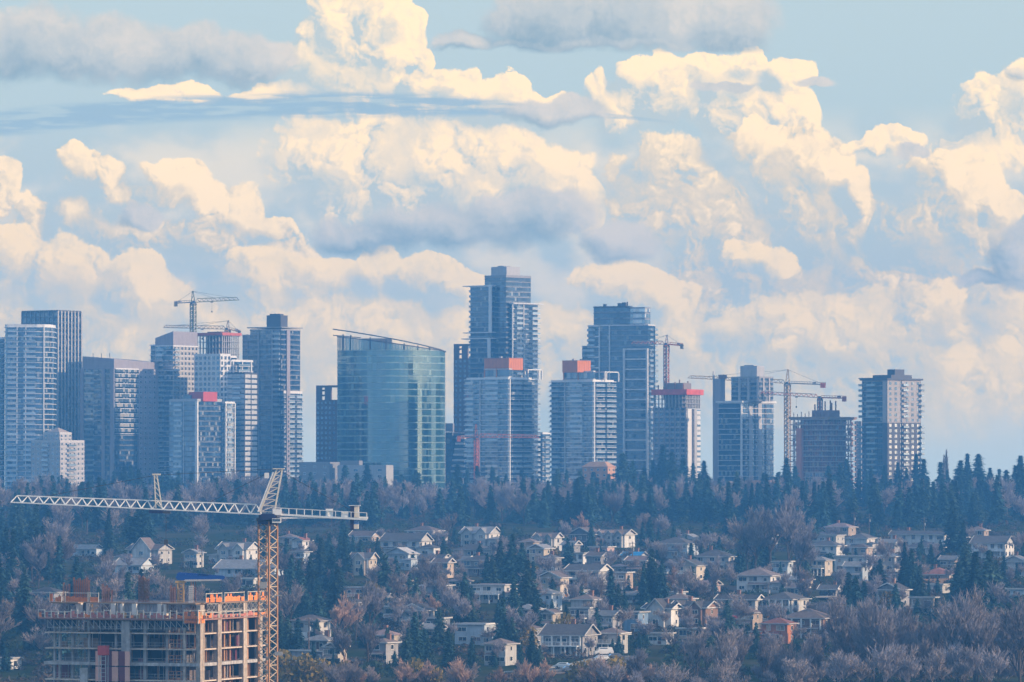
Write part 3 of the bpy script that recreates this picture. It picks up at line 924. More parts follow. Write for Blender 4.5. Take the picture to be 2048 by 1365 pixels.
blade(t, 20, 80, 570, -7.5, 10); blade(t, 20, 78, 664, -8.5, 8); blade(t, 20, 82, 676, -8.5, 8)
blade(t, -9, 12, 606, 6, 66); blade(t, -7.5, 4, 678, 6, 62)
for (l, ra_, rb_) in ((24, 571, 664), (26.5, 677, 760)):
    t.block('white_fin', t.rect(l + 2.6, -6.6, l - 2.6, -8.4), t.z(rb_), t.z(ra_), white)
# ---- slab tower with orange box (left)
def slab_tower(xc, D, L, Rr, roof_row_, ph, box, theta, label, pier_t):
    t = Tower('residential_tower', label, xc, D, theta)
    t.volume(t.rect(L, Rr), 0, t.z(roof_row_), 2.86, g_blue, span_b, .7, 1.5, (1.05, .34, slab_w),
             balconies=[(0, .02, .22, 1.9), (1, .08, .48, 1.8), (1, .55, .98, 2.0), (0, .5, .8, 1.7)],
             piers=[(1, .02, .7, 1.3, white), (0, .34, .5, .5, white)], parapet=.9, roof=white)
    l, r = ph
    t.volume(t.rect(l, r, 0, 2), t.z(roof_row_) + .9, t.z(roof_row_ - 20), 5.2, g_blue, span_g, .5, 2.4, (.15, .35, white), parapet=.3,
             piers=[(0, .02, .6, .25, orange_m), (0, .5, .6, .25, orange_m)])
    l0, l1, r0, r1 = box
    op = t.rect(l1, r1, l0, r0)
    t.block('orange_penthouse', op, t.z(roof_row_ - 18), t.z(roof_row_ - 41), orange_m)
    seam = mat('wrap_seam', (.50, .15, .05), .8)
    for k in range(1, 6):                                   # laps of the wrap, a coping, and plant on top
        b = MB(); xx = op[0][0] + (op[1][0] - op[0][0]) * k / 6; b.box(xx - .07, xx + .07, op[0][1] - .06, op[0][1] - .005, t.z(roof_row_ - 18), t.z(roof_row_ - 41)); b.build('wrap_lap', seam, t.root)
        b = MB(); yy = op[1][1] + (op[2][1] - op[1][1]) * k / 6; b.box(op[1][0] + .005, op[1][0] + .06, yy - .07, yy + .07, t.z(roof_row_ - 18), t.z(roof_row_ - 41)); b.build('wrap_lap', seam, t.root)
    b = MB(); b.prism(offset_poly(op, .12), t.z(roof_row_ - 41) + .003, t.z(roof_row_ - 42)); b.build('coping', mat('wrap_coping', (.40, .16, .08)), t.root)
    cxm, cym = (op[0][0] + op[1][0]) / 2, (op[1][1] + op[2][1]) / 2
    units(t, None, t.z(roof_row_ - 42), [(cxm - 2, cym, 1.4, .9, grey_l), (cxm + 2.5, cym + 1, .9, .7, grey_d)])
    b = MB()
    ra = t.rect(l0 + 2, r1 + 34, -4, r1 + 6)
    b.prism(ra, t.z(roof_row_ - 18), t.z(roof_row_ - 20))
    b.build('pergola_roof', white, t.root)
    for i in range(4):
        b = MB(); b.box(ra[i][0] - .3, ra[i][0] + .3, ra[i][1] - .3, ra[i][1] + .3, t.z(roof_row_), t.z(roof_row_ - 18)); b.build('pergola_post', white, t.root)
    units(t, None, t.z(roof_row_) + .2, [(-t.u(L * .6), t.w(Rr * .7), 1.6, 2.2, grey_l), (-t.u(L * .2), t.w(Rr * .9), 1.2, 1.8, grey_l)])
    return t
slab_tower(1016, 2960, 84, 48, 758, (50, 8), (0, 50, 2, 30), 40, 'white-slabbed glass tower with an orange rooftop box below the tallest tower', .9)
slab_tower(1185, 2950, 82, 44, 763, (60, 6), (18, 48, -12, 15), 42, 'white-slabbed glass tower with an orange rooftop box left of the laddered tower', .9)
# ---- small pale tower between
t = Tower('residential_tower', 'small pale balconied tower seen between the two orange-boxed towers', 1085, 3150)
t.volume(t.rect(26, 16), 0, t.z(868), 2.9, g_blue, span_g, slab=(.5, .3, slab_w), balconies=[(0, .1, .5, 1.2), (1, .2, .8, 1.2)])
# ---- laddered tower
t = Tower('residential_tower', 'tall dark-glass tower with a white ladder of frames down its front', 1296, 3080, 24)
t.volume(t.rect(119, 16), 0, t.z(651), 2.95, g_dark, span_b, .8, 1.5, (.04, .28, grey_p), balconies=[(3, .1, .6, 2.6), (1, .05, .45, 1.4), (1, .55, .98, 1.8), (0, .0, .12, 1.4)],
         piers=[(0, .36, .6, .4, white), (0, .19, .7, .45, white)], parapet=.5, roof=white)
t.volume(t.rect(110, 8, 38, 2), t.z(651), t.z(614), 3.4, g_dark, span_g, .9, 2.0, (.03, .3, grey_d), parapet=.7, roof=grey_d)
t.volume(t.rect(37.5, 14, 8, 2), t.z(651), t.z(616), 3.4, g_lite, span_g, .9, 2.0, (.03, .3, grey_p), parapet=.5)
t.volume(t.rect(134, 14, 119, 3), 0, t.z(692), 2.95, g_dark, span_b, slab=(.04, .3, mauve), parapet=.4, balconies=[(0, .2, .9, 1.2)])
xs = [-t.u(46), -t.u(0.5)]
z_lo, z_hi = t.z(960), t.z(697)
for xx in xs:
    b = MB(); b.box(xx - .55, xx + .55, -1.5, -.3, z_lo, z_hi); b.build('ladder_post', white, t.root)
for k in range(14):
    zz = z_hi - (z_hi - z_lo) * k / 13
    b = MB(); b.box(xs[0] + .55, xs[1] - .55, -1.45, -.35, zz - .8, zz - .05); b.build('ladder_rung', white, t.root)
for k in range(5):
    b = MB(); zz = t.z(650 + k * 21); b.box(-t.u(119), -t.u(97), -.9, -.05, zz - .7, zz); b.build('white_band', white, t.root)
units(t, None, t.z(614) + .7, [(-t.u(90), t.w(5), 1.6, 1.2, grey_d), (-t.u(60), t.w(5), 2.2, 1.6, grey_d), (-t.u(52), t.w(6), 2.4, 2.0, grey_d), (-t.u(44), t.w(4), .4, 2.4, steel_d)])
# ---- unfinished tower with red deck
def frame_floors(t, rp, za, zb, n, colm, slm, ncol=8, oh=.4, th=.32):
    for f in range(1, n + 1):
        z = za + (zb - za) * f / n
        b = MB(); b.prism(offset_poly(rp, oh), z - th, z); b.build('floor_slab', slm, t.root)
    x0, y1 = rp[0][0], rp[2][1]
    for i in range(ncol + 1):
        for (x, y) in ((x0 + (-x0) * i / ncol * .96 + .4, .4), (-.5, y1 * i / ncol * .94 + .6)):
            b = MB(); b.box(x - .28, x + .28, y - .28, y + .28, za, zb - .32); b.build('column', colm, t.root)
t = Tower('tower_under_construction', 'unfinished tower topped by a bright red deck, right of the laddered tower', 1372, 3040, 33)
rp = t.rect(62, 31)
wp2 = mat('wrap_panel', (.42, .41, .43), .7, objvar=.12)
t.volume(t.rect(62, 12, 0, -0.7), 0, t.z(816), 2.9, g_dark, wp2, 1.2, 1.9, (0, .3, grey_d), fins=[(0, 3.6, .9, .35, mat('mauve_fin', (.30, .27, .30)))], parapet=.1)
t.volume(t.rect(61, 31, 0, 1), 0, t.z(818), 2.9, g_lite, white, 1.4, 2.6, (.02, .3, slab_w), piers=[(1, .2, 4.5, .3, white), (1, .42, 1.6, .3, grey_d), (1, .62, 3.0, .3, grey_l)], parapet=.1)
frame_floors(t, rp, t.z(817), t.z(788), 3, conc_l, conc, 9)
t.block('core_wall', t.rect(48, 24, 12, 6), t.z(817), t.z(766), mat('core_concrete', (.24, .21, .2), .9))
t.block('red_deck', offset_poly(rp, 1.3), t.z(790), t.z(779), mat('red_screen', (.62, .10, .06), .8, .25, .5))
for i in range(10):
    x = -t.u(58 - i * 5.5)
    b = MB(); b.bar((x, 2 + (i % 3) * 4, t.z(779)), (x, 2 + (i % 3) * 4, t.z(779 - 9 - (i * 7) % 12)), .5); b.build('rebar_bundle', rust, t.root)
# ---- grey tower with slab roof line
t = Tower('residential_tower', 'stepped tower with pale penthouse and white slab lines between two crane jibs', 1484, 3000, 42)
t.volume(t.rect(45, 67), 0, t.z(807), 2.95, g_blue, span_b, .7, 1.6, (.42, .26, slab_w), piers=[(0, .99, .8, .8, white), (1, .27, 3.0, .25, grey_l), (1, .42, 1.6, .25, grey_d), (1, .56, 3.2, .25, grey_l), (1, .74, .8, .25, grey_d)],
         styles={}, parapet=.3)
t.block('white_cornice', offset_poly(t.rect(45, 67), 1.2), t.z(807) + .3, t.z(802), white)
t.volume(t.rect(30, 40, -24, 10), t.z(803), t.z(756), 2.9, g_dark, span_g, .8, 1.6, (.03, .3, grey_p), piers=[(0, .3, 1.4, .3, beige), (0, .62, 1.4, .3, beige), (0, .95, 1.2, .3, beige), (1, .3, 1.2, .3, beige), (1, .7, 1.2, .3, beige)], parapet=.7, roof=grey_p)
t.block('penthouse', t.rect(16, 30, -16, 14), t.z(755), t.z(732), grey_l)
t.block('plant_box', t.rect(12, 24, -6, 18), t.z(732), t.z(730), grey_l)
t.block('blank_wall', t.rect(58, 14, 45.5, 4), 0, t.z(757), mauve)
t.block('brick_box', t.rect(50, 12, 40, 5), t.z(757), t.z(749), mat('brown_box', (.25, .12, .08)))
b = MB(); b.box(-t.u(61), -t.u(59.5), 2, 3, 0, t.z(742)); b.build('service_mast', grey_l, t.root)
# ---- unfinished tower with scaffold
t = Tower('tower_under_construction', 'unfinished open-floored tower wrapped in scaffold with an orange hoist stripe', 1655, 2980, 38)
rp = t.rect(66, 55)
frame_floors(t, rp, 0, t.z(838), int(t.z(838) / 2.9), mat('rusty_column', (.34, .20, .16), .9), mat('dusty_slab', (.56, .40, .33), .9), 8, 1.3, .62)
t.block('inner_wall', offset_poly(rp, -3.0), 0.1, t.z(838) - .4, mat('bare_interior', (.36, .14, .10), .95))
inf_m = [mat('rust_panel', (.42, .15, .08), .9), mat('tan_panel', (.50, .33, .20), .9), mat('grey_sheet', (.36, .34, .35), .9), mat('plum_panel', (.22, .10, .10), .9)]
nfl_ = int(t.z(838) / 2.9)
for f in range(nfl_):
    z_ = t.z(838) * f / nfl_
    b = MB(); X0, Y1 = rp[0][0], rp[2][1]
    for k in range(16):
        for face in (0, 1):
            if random.random() < .45: continue
            hgt = random.choice((1.1, 1.1, 2.2)); mi = random.choice((0, 0, 1, 2, 3, 3))
            if face == 0: b.box(X0 * (k + .9) / 16, X0 * (k + .05) / 16, -.3, -.1, z_ + .02, z_ + hgt, mi)
            else: b.box(.1, .3, Y1 * (k + .05) / 16, Y1 * (k + .9) / 16, z_ + .02, z_ + hgt, mi)
    if b.f: stuff(b.build('edge_protection', inf_m, t.root))
t.block('top_deck', offset_poly(rp, 1.8), t.z(838) + .02, t.z(834), mat('deck_timber', (.34, .22, .14), .9))
t.block('core_wall', t.rect(28, 22, -4, -2), t.z(834), t.z(821), mat('core_form', (.26, .16, .14), .9))
t.block('hoist_shaft', t.rect(54, -2, 44, -7), 0, t.z(857), mat('hoist_orange', (.60, .22, .12), .8))
sc_b = MB()
x0, y1 = rp[0][0], rp[2][1]
for i in range(15):
    x = x0 * i / 14
    sc_b.bar((x, -2.6, 0), (x, -2.6, t.z(842)), .12)
    sc_b.bar((2.6, y1 * i / 14, 0), (2.6, y1 * i / 14, t.z(842)), .12)
for k in range(int(t.z(842) / 2.9) + 1):
    sc_b.bar((x0 - 2, -2.6, k * 2.9 + 1.2), (2.6, -2.6, k * 2.9 + 1.2), .13)
    sc_b.bar((2.6, -2.6, k * 2.9 + 1.2), (2.6, y1 + 2, k * 2.9 + 1.2), .13)
sc_b.build('scaffold', mat('scaffold_tube', (.42, .32, .28), .6), t.root)
for (px0, px1) in ((60, 48), (40, 26), (22, 6)):
    for k in range(3):
        zz = t.z(985 - k * 14)
        b = MB(); b.box(-t.u(px0), -t.u(px1), -.9, -.5, zz, zz + 3.2, 0)
        for q in (.25, .7):
            xx = -t.u(px0) + (t.u(px0) - t.u(px1)) * q
            b.box(xx - .8, xx + .8, -.96, -.9, zz + .9, zz + 2.5, 1)
        b.build('cladding_panel', [grey_l, g_dark], t.root)
for i, (l, r) in enumerate(((24, 0), (20, 6), (15, 12), (8, 4), (4, 14), (0, 18), (-3, 6), (12, 20))):
    x, y = -t.u(l), t.w(r)
    b = MB(); b.bar((x, y, t.z(821)), (x, y, t.z(809 - (i * 5) % 9)), .55); b.build('rebar_bundle', rust, t.root)
for i in range(9):
    x = x0 * (i + .5) / 9
    b = MB(); b.bar((x, -1.2, t.z(834)), (x, -1.2, t.z(828 - (i * 3) % 7)), .3); b.build('edge_post', rust, t.root)
# ---- grey sliver
t = Tower('residential_tower', 'slim plain grey tower half hidden behind the dark-capped tower', 1722, 3120)
t.volume(t.rect(12, 22), 0, t.z(846), 2.9, g_dark, wall=grey_p, styles={0: 'p', 1: 'p', 2: 'w', 3: 'w'}, win=(1.3, 1.3), win_gap=3.4, slab=(.02, .3, grey_p))
# ---- dark capped tower, right
t = Tower('residential_tower', 'rightmost tower, dark below and pale above under a stepped black cap', 1775, 2960, 52)
zm, zt = t.z(846), t.z(762)
pal = mat('pale_cladding', (.46, .42, .39), .7, streak=.1)
dk = mat('charcoal_cladding', (.10, .095, .10), .7)
for (za, zb, wm, wg) in ((0, zm, dk, g_lite), (zm, zt, pal, g_blue)):
    t.volume(t.rect(47, 71), za, zb, 2.9, g_dark, span_b, .8, 1.5, (.05, .3, wm), styles={0: 'g', 1: 'p', 2: 'w', 3: 'w'}, wall=wm, win=(2.0, 1.9), win_gap=3.6, win_glass=wg,
             wframe=pal if wm is pal else dk, balconies=[(0, .25, .6, 1.5), (0, -.06, .08, 1.5), (1, .44, .60, 1.4), (1, .97, 1.05, 1.6)], piers=[(0, .9, 3.2, .3, wm), (1, .42, .5, .5, wm)], parapet=.4)
t.block('roof_slab', offset_poly(t.rect(48, 72), .8), zt + .4, t.z(757), grey_d)
t.block('roof_slab_front', t.rect(51, 10, 20, -3), t.z(757), t.z(755.5), grey_d)
t.block('upper_cap', t.rect(34, 52, 0, 8), t.z(757), t.z(750), grey_d)
t.block('top_cap', t.rect(14, 36, 0, 16), t.z(750), t.z(739), grey_d)
# ---- low timber frame rows on the ridge
def lowrise(xc, D, L, Rr, top, label, wallm, roofm):
    t = Tower('low_building', label, xc, D, 28)
    zt = t.z(top)
    t.volume(t.rect(L, Rr), 0, zt, 3.0, g_dark, wall=wallm, styles={0: 'p', 1: 'p', 2: 'w', 3: 'w'}, win=(1.4, 1.4), win_gap=3.2, slab=(.02, .25, wallm), parapet=.2, roof=wallm)
    rp = offset_poly(t.rect(L, Rr), .5); ip = offset_poly(t.rect(L, Rr), -3.2)
    b = MB(); z0_, z1_ = zt + .21, zt + 3.0
    for i in range(4):
        j = (i + 1) % 4
        b.face([(*rp[i], z0_), (*rp[j], z0_), (*ip[j], z1_), (*ip[i], z1_)])
    b.face([(*p, z1_) for p in ip])
    b.build('mansard_roof', roofm, t.root)
tim = mat('raw_timber', (.55, .30, .17), .9, .2); gr_roof = mat('grey_shingle', (.16, .14, .15), .9, .2)
lowrise(1462, 2850, 52, 18, 974, 'low grey-roofed hall below the stepped tower on the ridge', mat('tan_wall', (.4, .3, .25), .9), gr_roof)
lowrise(1545, 2880, 66, 20, 972, 'low raw-timber frame block below the stepped tower', tim, mat('brown_shingle', (.3, .17, .11), .9))
lowrise(1280, 2870, 14, 10, 960, 'small orange timber frame below the laddered tower', tim, gr_roof)
lowrise(1215, 2890, 50, 16, 935, 'raw timber frame block beside the right orange-boxed tower', tim, tim)
lowrise(1690, 2860, 24, 14, 972, 'pink-roofed low building under the scaffolded tower', mat('pink_wall', (.45, .32, .3), .9), mat('pink_shingle', (.38, .24, .22), .9))
lowrise(1130, 2880, 22, 14, 965, 'small tan block at the foot of the right orange-boxed tower', mat('tan_wall', (.4, .3, .25)), gr_roof)
# ------------------------------------------------------------------ tower cranes
def lattice_mast(z0, z1, w, bay, ch, br, mi_c=0, mi_b=1):
    b = MB(); h = w / 2
    cs = [(-h, -h), (h, -h), (h, h), (-h, h)]
    for (x, y) in cs: b.bar((x, y, z0), (x, y, z1), ch, ch, mi_c)
    n = max(1, int(round((z1 - z0) / bay)))
    for k in range(n):
        za, zb = z0 + (z1 - z0) * k / n, z0 + (z1 - z0) * (k + 1) / n
        zm = (za + zb) / 2
        for i in range(4):
            a, c = cs[i], cs[(i + 1) % 4]
            b.bar((*a, za), (*c, zm), br, br, mi_b)
            b.bar((*c, zm), (*a, zb), br, br, mi_b)
            if k % 3 == 0: b.bar((*a, za), (*c, za), br, br, mi_b)
    return b
def lattice_jib(p, q, w, h0, h1, bay, ch, br, tri=True):
    """three-chord boom from p to q; p and q lie on the bottom centre line"""
    b = MB(); p, q = Vector(p), Vector(q)
    d = (q - p); L = d.length; d.normalize()
    side = d.cross(Vector((0, 0, 1))).normalized(); up = side.cross(d)
    n = max(2, int(round(L / bay)))
    bl = lambda t, s_: p + d * (L * t) + side * (s_ * w / 2)
    tp = lambda t: p + d * (L * t) + up * (h0 + (h1 - h0) * t)
    for s_ in (-1, 1): b.bar(bl(0, s_), bl(1, s_), ch, ch, 0)
    b.bar(tp(.5 / n), tp(1 - .5 / n), ch, ch, 0)
    for k in range(n):
        t0, tm, t1 = k / n, (k + .5) / n, (k + 1) / n
        for s_ in (-1, 1):
            b.bar(bl(t0, s_), tp(tm), br, br, 1); b.bar(tp(tm), bl(t1, s_), br, br, 1)
        b.bar(bl(t0, -1), bl(t0, 1), br, br, 1)
        b.bar(bl(t0, -1), bl(t1, 1), br, br, 1)
    b.bar(bl(1, -1), bl(1, 1), br, br, 1)
    return b

def crane(label, x, D, slew_row, base_row, jib_px, jib_row, cj_px, cj_row, apex_row, c1, c2, mast_w=2.2, ch=.34, br=.2, yaw=0.12, jh=1.9,
          bay=2.6, weights=True, cab=True, foot=None, jib_m=None, cj_m=None):
    s = D / F
    zb = EYE + (HORIZON - base_row) * s if foot is None else foot
    p = W(x, 900, D)
    root = thing('tower_crane', label, 'crane', (p.x, D, zb))
    z = lambda row: EYE + (HORIZON - row) * s - zb
    zs = z(slew_row)
    m2 = [c1, c2]
    o = lattice_mast(0, zs - 1.0, mast_w, mast_w, ch, br).build('mast', m2, root, rz=-R(35))
    b = MB(); hw = mast_w * .62
    b.box(-hw, hw, -hw, hw, zs - 1.0, zs - .35); b.box(-hw * .8, hw * .8, -hw * .8, hw * .8, zs - .35, zs + .3)
    b.build('slewing_ring', steel_d, root, rz=-R(35))
    jx = jib_px * s
    sg = 1 if jib_px > 0 else -1
    J0, J1 = (sg * mast_w * .5, 0, zs + .3), (jx, abs(jx) * yaw, z(jib_row))
    lattice_jib(J0, J1, 1.5, jh, jh * .72, bay, ch * .75, br * .8).build('jib', jib_m or m2, root)
    cx = cj_px * s
    C0, C1 = Vector((-sg * mast_w * .4, 0, zs + .3)), Vector((cx, -abs(cx) * yaw, z(cj_row)))
    b = MB()
    for o_ in (-.7, .7):
        b.bar(C0 + Vector((0, o_, 0)), C1 + Vector((0, o_, 0)), ch * .8, ch * 1.3)
    n = max(3, int(abs(cx) / 1.5))
    for k in range(n + 1):
        a = C0.lerp(C1, k / n)
        b.bar(a + Vector((0, -.7, 0)), a + Vector((0, .7, 0)), br)
        b.bar(a + Vector((0, -.75, 0)), a + Vector((0, -.75, 1.2)), br * .7)
        b.bar(a + Vector((0, .75, 0)), a + Vector((0, .75, 1.2)), br * .7)
    for o_ in (-.75, .75):
        b.bar(C0 + Vector((0, o_, 1.2)), C1 + Vector((0, o_, 1.2)), br * .7)
    b.build('counter_jib', cj_m or c2, root)
    if weights:
        b = MB()
        for k in range(3):
            a = C1.lerp(C0, .03 + k * .045)
            b.box(a.x - .55, a.x + .55, a.y - .95, a.y + .95, a.z - 1.9, a.z + .9)
        b.build('counterweight', conc_d if weights is True else weights, root)
        b = MB(); a = C1.lerp(C0, .3); b.box(a.x - .9, a.x + .9, a.y - .6, a.y + .6, a.z + .15, a.z + 1.4); b.build('winch', grey_l, root)
    if cab:
        b = MB(); b.box(sg * .4 - .8, sg * .4 + .8, -mast_w * .62 - 1.3, -mast_w * .62, zs - .9, zs + 1.1, 0)
        b.box(sg * .4 - .7, sg * .4 + .7, -mast_w * .62 - 1.34, -mast_w * .62 - 1.3, zs - .1, zs + .9, 1)
        b.build('cab', [c2, g_dark], root)
    if apex_row:
        za = z(apex_row); b = MB(); hw = mast_w * .42
        top = Vector((-sg * .3, 0, za))
        for (xx, yy) in ((-hw, -hw), (hw, -hw), (hw, hw), (-hw, hw)):
            b.bar((xx, yy, zs + .3), (top.x + xx * .25, yy * .25, za), ch * .8, ch * .8, 0)
        n = max(2, int((za - zs) / 1.8))
        for k in range(n):
            t0, t1 = k / n, (k + 1) / n
            for yy in (-hw, hw):
                f0, f1 = 1 - .75 * t0, 1 - .75 * t1
                b.bar((top.x * t0 - hw * f0, yy * f0, zs + (za - zs) * t0), (top.x * t1 + hw * f1, yy * f1, zs + (za - zs) * t1), br, br, 1)
        b.box(top.x - .5, top.x + .5, -.5, .5, za - .1, za + .25, 0)
        b.build('tower_peak', m2, root)
        j0, j1 = Vector(J0), Vector(J1)
        for t in (.45, .8):
            q = j0.lerp(j1, t) + Vector((0, 0, jh * .8))
            b = MB(); b.bar(top, q, .12, .12); b.build('pendant_line', steel_d, root)
        b = MB(); b.bar(top, C1.lerp(C0, .1) + Vector((0, 0, .4)), .12, .12); b.build('pendant_line', steel_d, root)
    tx = Vector(J0).lerp(Vector(J1), .38)
    b = MB(); b.box(tx.x - .8, tx.x + .8, tx.y - .8, tx.y + .8, tx.z - .7, tx.z - .3)
    b.build('trolley', steel_d, root)
    b = MB(); b.bar((tx.x, tx.y, tx.z - .7), (tx.x, tx.y, tx.z - 5.5), .08); b.box(tx.x - .35, tx.x + .35, tx.y - .3, tx.y + .3, tx.z - 6.5, tx.z - 5.5)
    b.build('hook_block', steel_d, root)
    return root, z, zs
cr_green = mat('crane_green', (.20, .22, .10), .6, .15)
cr_yel = mat('crane_yellow', (.50, .32, .12), .6, .15)
cr_red = mat('crane_red', (.50, .13, .06), .6, .15)
cr_white = mat('crane_white', (.80, .80, .80), .5, .06)
cr_grey = mat('crane_grey', (.34, .33, .32), .6, .1)
crane('olive tower crane with rising jib above the chamfered tower', 386, 3125, 606, 690, 91, 600, -37, 607, 583, cr_green, cr_grey, 2.4, .5, .3, jh=2.2)
crane('thin tower crane with long jib over the red-brown unfinished tower', 455, 3135, 660, 700, -129, 655, 25, 665, 642, cr_grey, cr_yel, 2.2, .45, .28)
crane('grey and red crane standing on the red-decked unfinished tower', 1333, 3060, 690, 800, -70, 688, 33, 692, 671, cr_grey, cr_red, 2.2, .5, .3)
crane('tall yellow-red crane standing free between stepped and scaffolded towers', 1575, 3060, 768, 985, -198, 756, 76, 770, 740, cr_yel, cr_grey, 2.5, .5, .3, weights=cr_red)
crane('flat-topped orange crane on the core of the scaffolded tower', 1640, 2995, 797, 836, -118, 788, 52, 797, None, cr_grey, cr_red, 2.0, .5, .3, weights=cr_red)
crane('small orange crane in front of the left orange-boxed tower', 953, 2890, 876, 1000, 125, 876, -38, 877, 850, cr_red, cr_red, 1.9, .34, .2, weights=cr_red)

# ---- the near crane
or_c = mat('crane_orange', (.46, .23, .11), .6, .15, streak=.15); cream_c = mat('crane_cream', (.70, .64, .56), .6, .1)
D0 = 985.0; s0 = D0 / F
root, z, zs = crane('large cream and orange tower crane beside the unfinished building in front', 536, D0, 1032, 1500, -516, 1005, 198, 1039, None,
                    or_c, mat('crane_tan', (.50, .40, .30), .6, .15), 2.45, .27, .15, yaw=.06, jh=1.75, bay=2.05, weights=False, cab=False, foot=ground(D0) - .5, jib_m=[cr_white, cr_white], cj_m=cr_white)
navy = mat('navy_paint', (.02, .03, .10), .5)
b = MB(); b.box(-1.75, 1.75, -1.75, 1.75, z(1049), z(1041)); b.box(-1.5, 1.5, -1.5, 1.5, z(1041) + .002, z(1030)); b.box(-1.2, 1.3, -2.3, -1.5, z(1040), z(1028))
b.build('turntable', navy, root)
b = MB(); b.box(.9, 2.5, -2.9, -1.3, z(1046), z(1037), 0); b.box(1.0, 2.4, -2.94, -2.9, z(1043), z(1038), 1); b.build('cab', [white, g_dark], root)
# leaning A frame
b = MB()
for y in (-.9, .9):
    b.bar((-.9 - .6, y, z(1024)), (2.0 - .35, y * .7, z(939)), .24, .24); b.bar((1.2, y, z(1024)), (2.0 + .65, y * .7, z(939)), .24, .24)
for k in range(7):
    t0, t1 = k / 7, (k + 1) / 7
    for y in (-.9, .9):
        f = lambda t: (Vector((-1.5 + 3.15 * t, y * (1 - .3 * t), z(1024) + (z(939) - z(1024)) * t)), Vector((1.2 + 1.45 * t, y * (1 - .3 * t), z(1024) + (z(939) - z(1024)) * t)))
        (a0, c0), (a1, c1_) = f(t0), f(t1)
        b.bar(a0, c1_, .13); b.bar(c0, a0, .13)
b.box(.9, 3.0, -1.1, 1.1, z(939), z(937))
b.build('tower_peak', cream_c, root)
b = MB(); b.bar((-1.8, -1.0, z(1024)), (1.0, -.7, z(945)), .18); b.bar((-1.8, 1.0, z(1024)), (1.0, .7, z(945)), .18)
for k in range(12):
    t = k / 12; b.bar((-1.8 + 2.8 * t, -1, z(1024) + (z(945) - z(1024)) * t), (-1.8 + 2.8 * t, -.5, z(1024) + (z(945) - z(1024)) * t), .08)
b.box(-.6, .2, -1.2, -.2, z(957), z(946)); b.build('access_ladder', cr_white, root)
# post on the boom and its stays
jt = lambda t: (-2.0 - (516 * s0 - 2.0) * t, .06 * 516 * s0 * t, zs + .3 + (z(1005) - zs - .3) * t)
q = Vector(jt(.40)) + Vector((0, 0, .3)); tp = q + Vector((-.55, 0, z(953) - z(1018)))
b = MB()
for y in (-.6, .6):
    b.bar(q + Vector((.6, y, 0)), tp + Vector((.25, y * .5, 0)), .16); b.bar(q + Vector((-.5, y, 0)), tp + Vector((-.25, y * .5, 0)), .16)
for k in range(6):
    t0, t1 = k / 6, (k + 1) / 6
    b.bar((q + Vector((.6, -.6, 0))).lerp(tp + Vector((.25, -.3, 0)), t0), (q + Vector((-.5, -.6, 0))).lerp(tp + Vector((-.25, -.3, 0)), t1), .11)
b.box(tp.x - .6, tp.x + .9, tp.y - .4, tp.y + .4, tp.z, tp.z + .3)
b.build('boom_post', cream_c, root)
pk = Vector((1.6, 0, z(938)))
for (a, c) in ((pk, tp), (tp, Vector(jt(.86)) + Vector((0, 0, 1.4))), (pk, Vector(jt(.2)) + Vector((0, 0, 1.6))), (pk, Vector((16.8, -1, z(1030))))):
    b = MB(); b.bar(a, c, .09); b.build('stay_rope', steel_d, root)
b = MB(); c = Vector(jt(.41)); b.box(c.x - 1.3, c.x + 1.3, c.y - .9, c.y + .9, c.z - .75, c.z - .2); b.build('trolley', navy, root)
# counter jib furniture
cx = lambda px: (px - 536) * s0
b = MB()
for k, (a, c) in enumerate(((652, 666), (683, 697))):
    b.box(cx(a), cx(c), -1.3, -.2, z(1035), z(1023 if k else 1018))
b.build('winch', cr_white, root)
b = MB(); b.box(cx(701), cx(708), -1.3, 1.3, z(1060), z(1012)); b.build('counterweight', mat('counterweight_navy', (.03, .035, .09)), root)
b = MB(); b.box(cx(708) + .01, cx(717), -1.2, 1.2, z(1058), z(1049), 0); b.box(cx(708) + .01, cx(717), -1.15, 1.15, z(1049) + .002, z(1042), 1); b.box(cx(709), cx(718), -1.2, 1.2, z(1035), z(1013), 0)
b.build('counterweight', [cream_c, mat('blue_patch', (.10, .22, .5))], root)
b = MB(); b.box(cx(698), cx(721), -1.5, 1.5, z(1012), z(1011)); b.box(cx(719), cx(736), -.6, .6, z(1038), z(1034)); b.box(cx(560), cx(720), -.9, .9, z(1037.5), z(1035)); b.build('deck_plate', cr_white, root)
b = MB(); b.box(cx(546), cx(563), -1.3, -.3, z(1030), z(1019)); b.build('electrical_cabinet', cr_white, root)
b = MB(); b.box(cx(549), cx(565), -1.9, -1.35, z(1192), z(1190)); b.box(cx(551), cx(566), -2.4, -1.2, z(1310), z(1303)); b.box(cx(520), cx(535), -2.0, -1.2, z(1176), z(1164)); b.build('mast_platform', cr_grey, root)
# ------------------------------------------------------------------ the unfinished building in front
t = Tower('building_under_construction', 'unfinished concrete building with orange edge screens, nearest of all', 396, 1000, 22)
T = t.root
s = t.s
FH = 2.94
x0, y1 = -t.u(309), t.w(120)
zd = t.z(1238)                                            # upper working deck
nfl = int(zd / FH)
cc = mat('raw_concrete', (.50, .42, .36), .85, .28, 1.2, streak=.4, objvar=.1)
cc_b = mat('grey_concrete', (.46, .44, .44), .85, .25, 1.2, streak=.35, objvar=.1)
plyw = mat('form_plywood', (.30, .20, .13), .85, .2)
formp = mat('form_panel', (.36, .36, .40), .6, .12, streak=.2)
safety = mat('orange_safety_mesh', (.80, .24, .07), .8, .25, 2.0, objvar=.2)
safety_d = mat('faded_red_mesh', (.46, .17, .14), .8, .25, 2.0, objvar=.25)
post_b = mat('timber_post', (.36, .20, .11), .85, .2, objvar=.2)
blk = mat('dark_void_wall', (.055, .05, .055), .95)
rp = [(x0, 0), (0, 0), (0, y1), (x0, y1)]
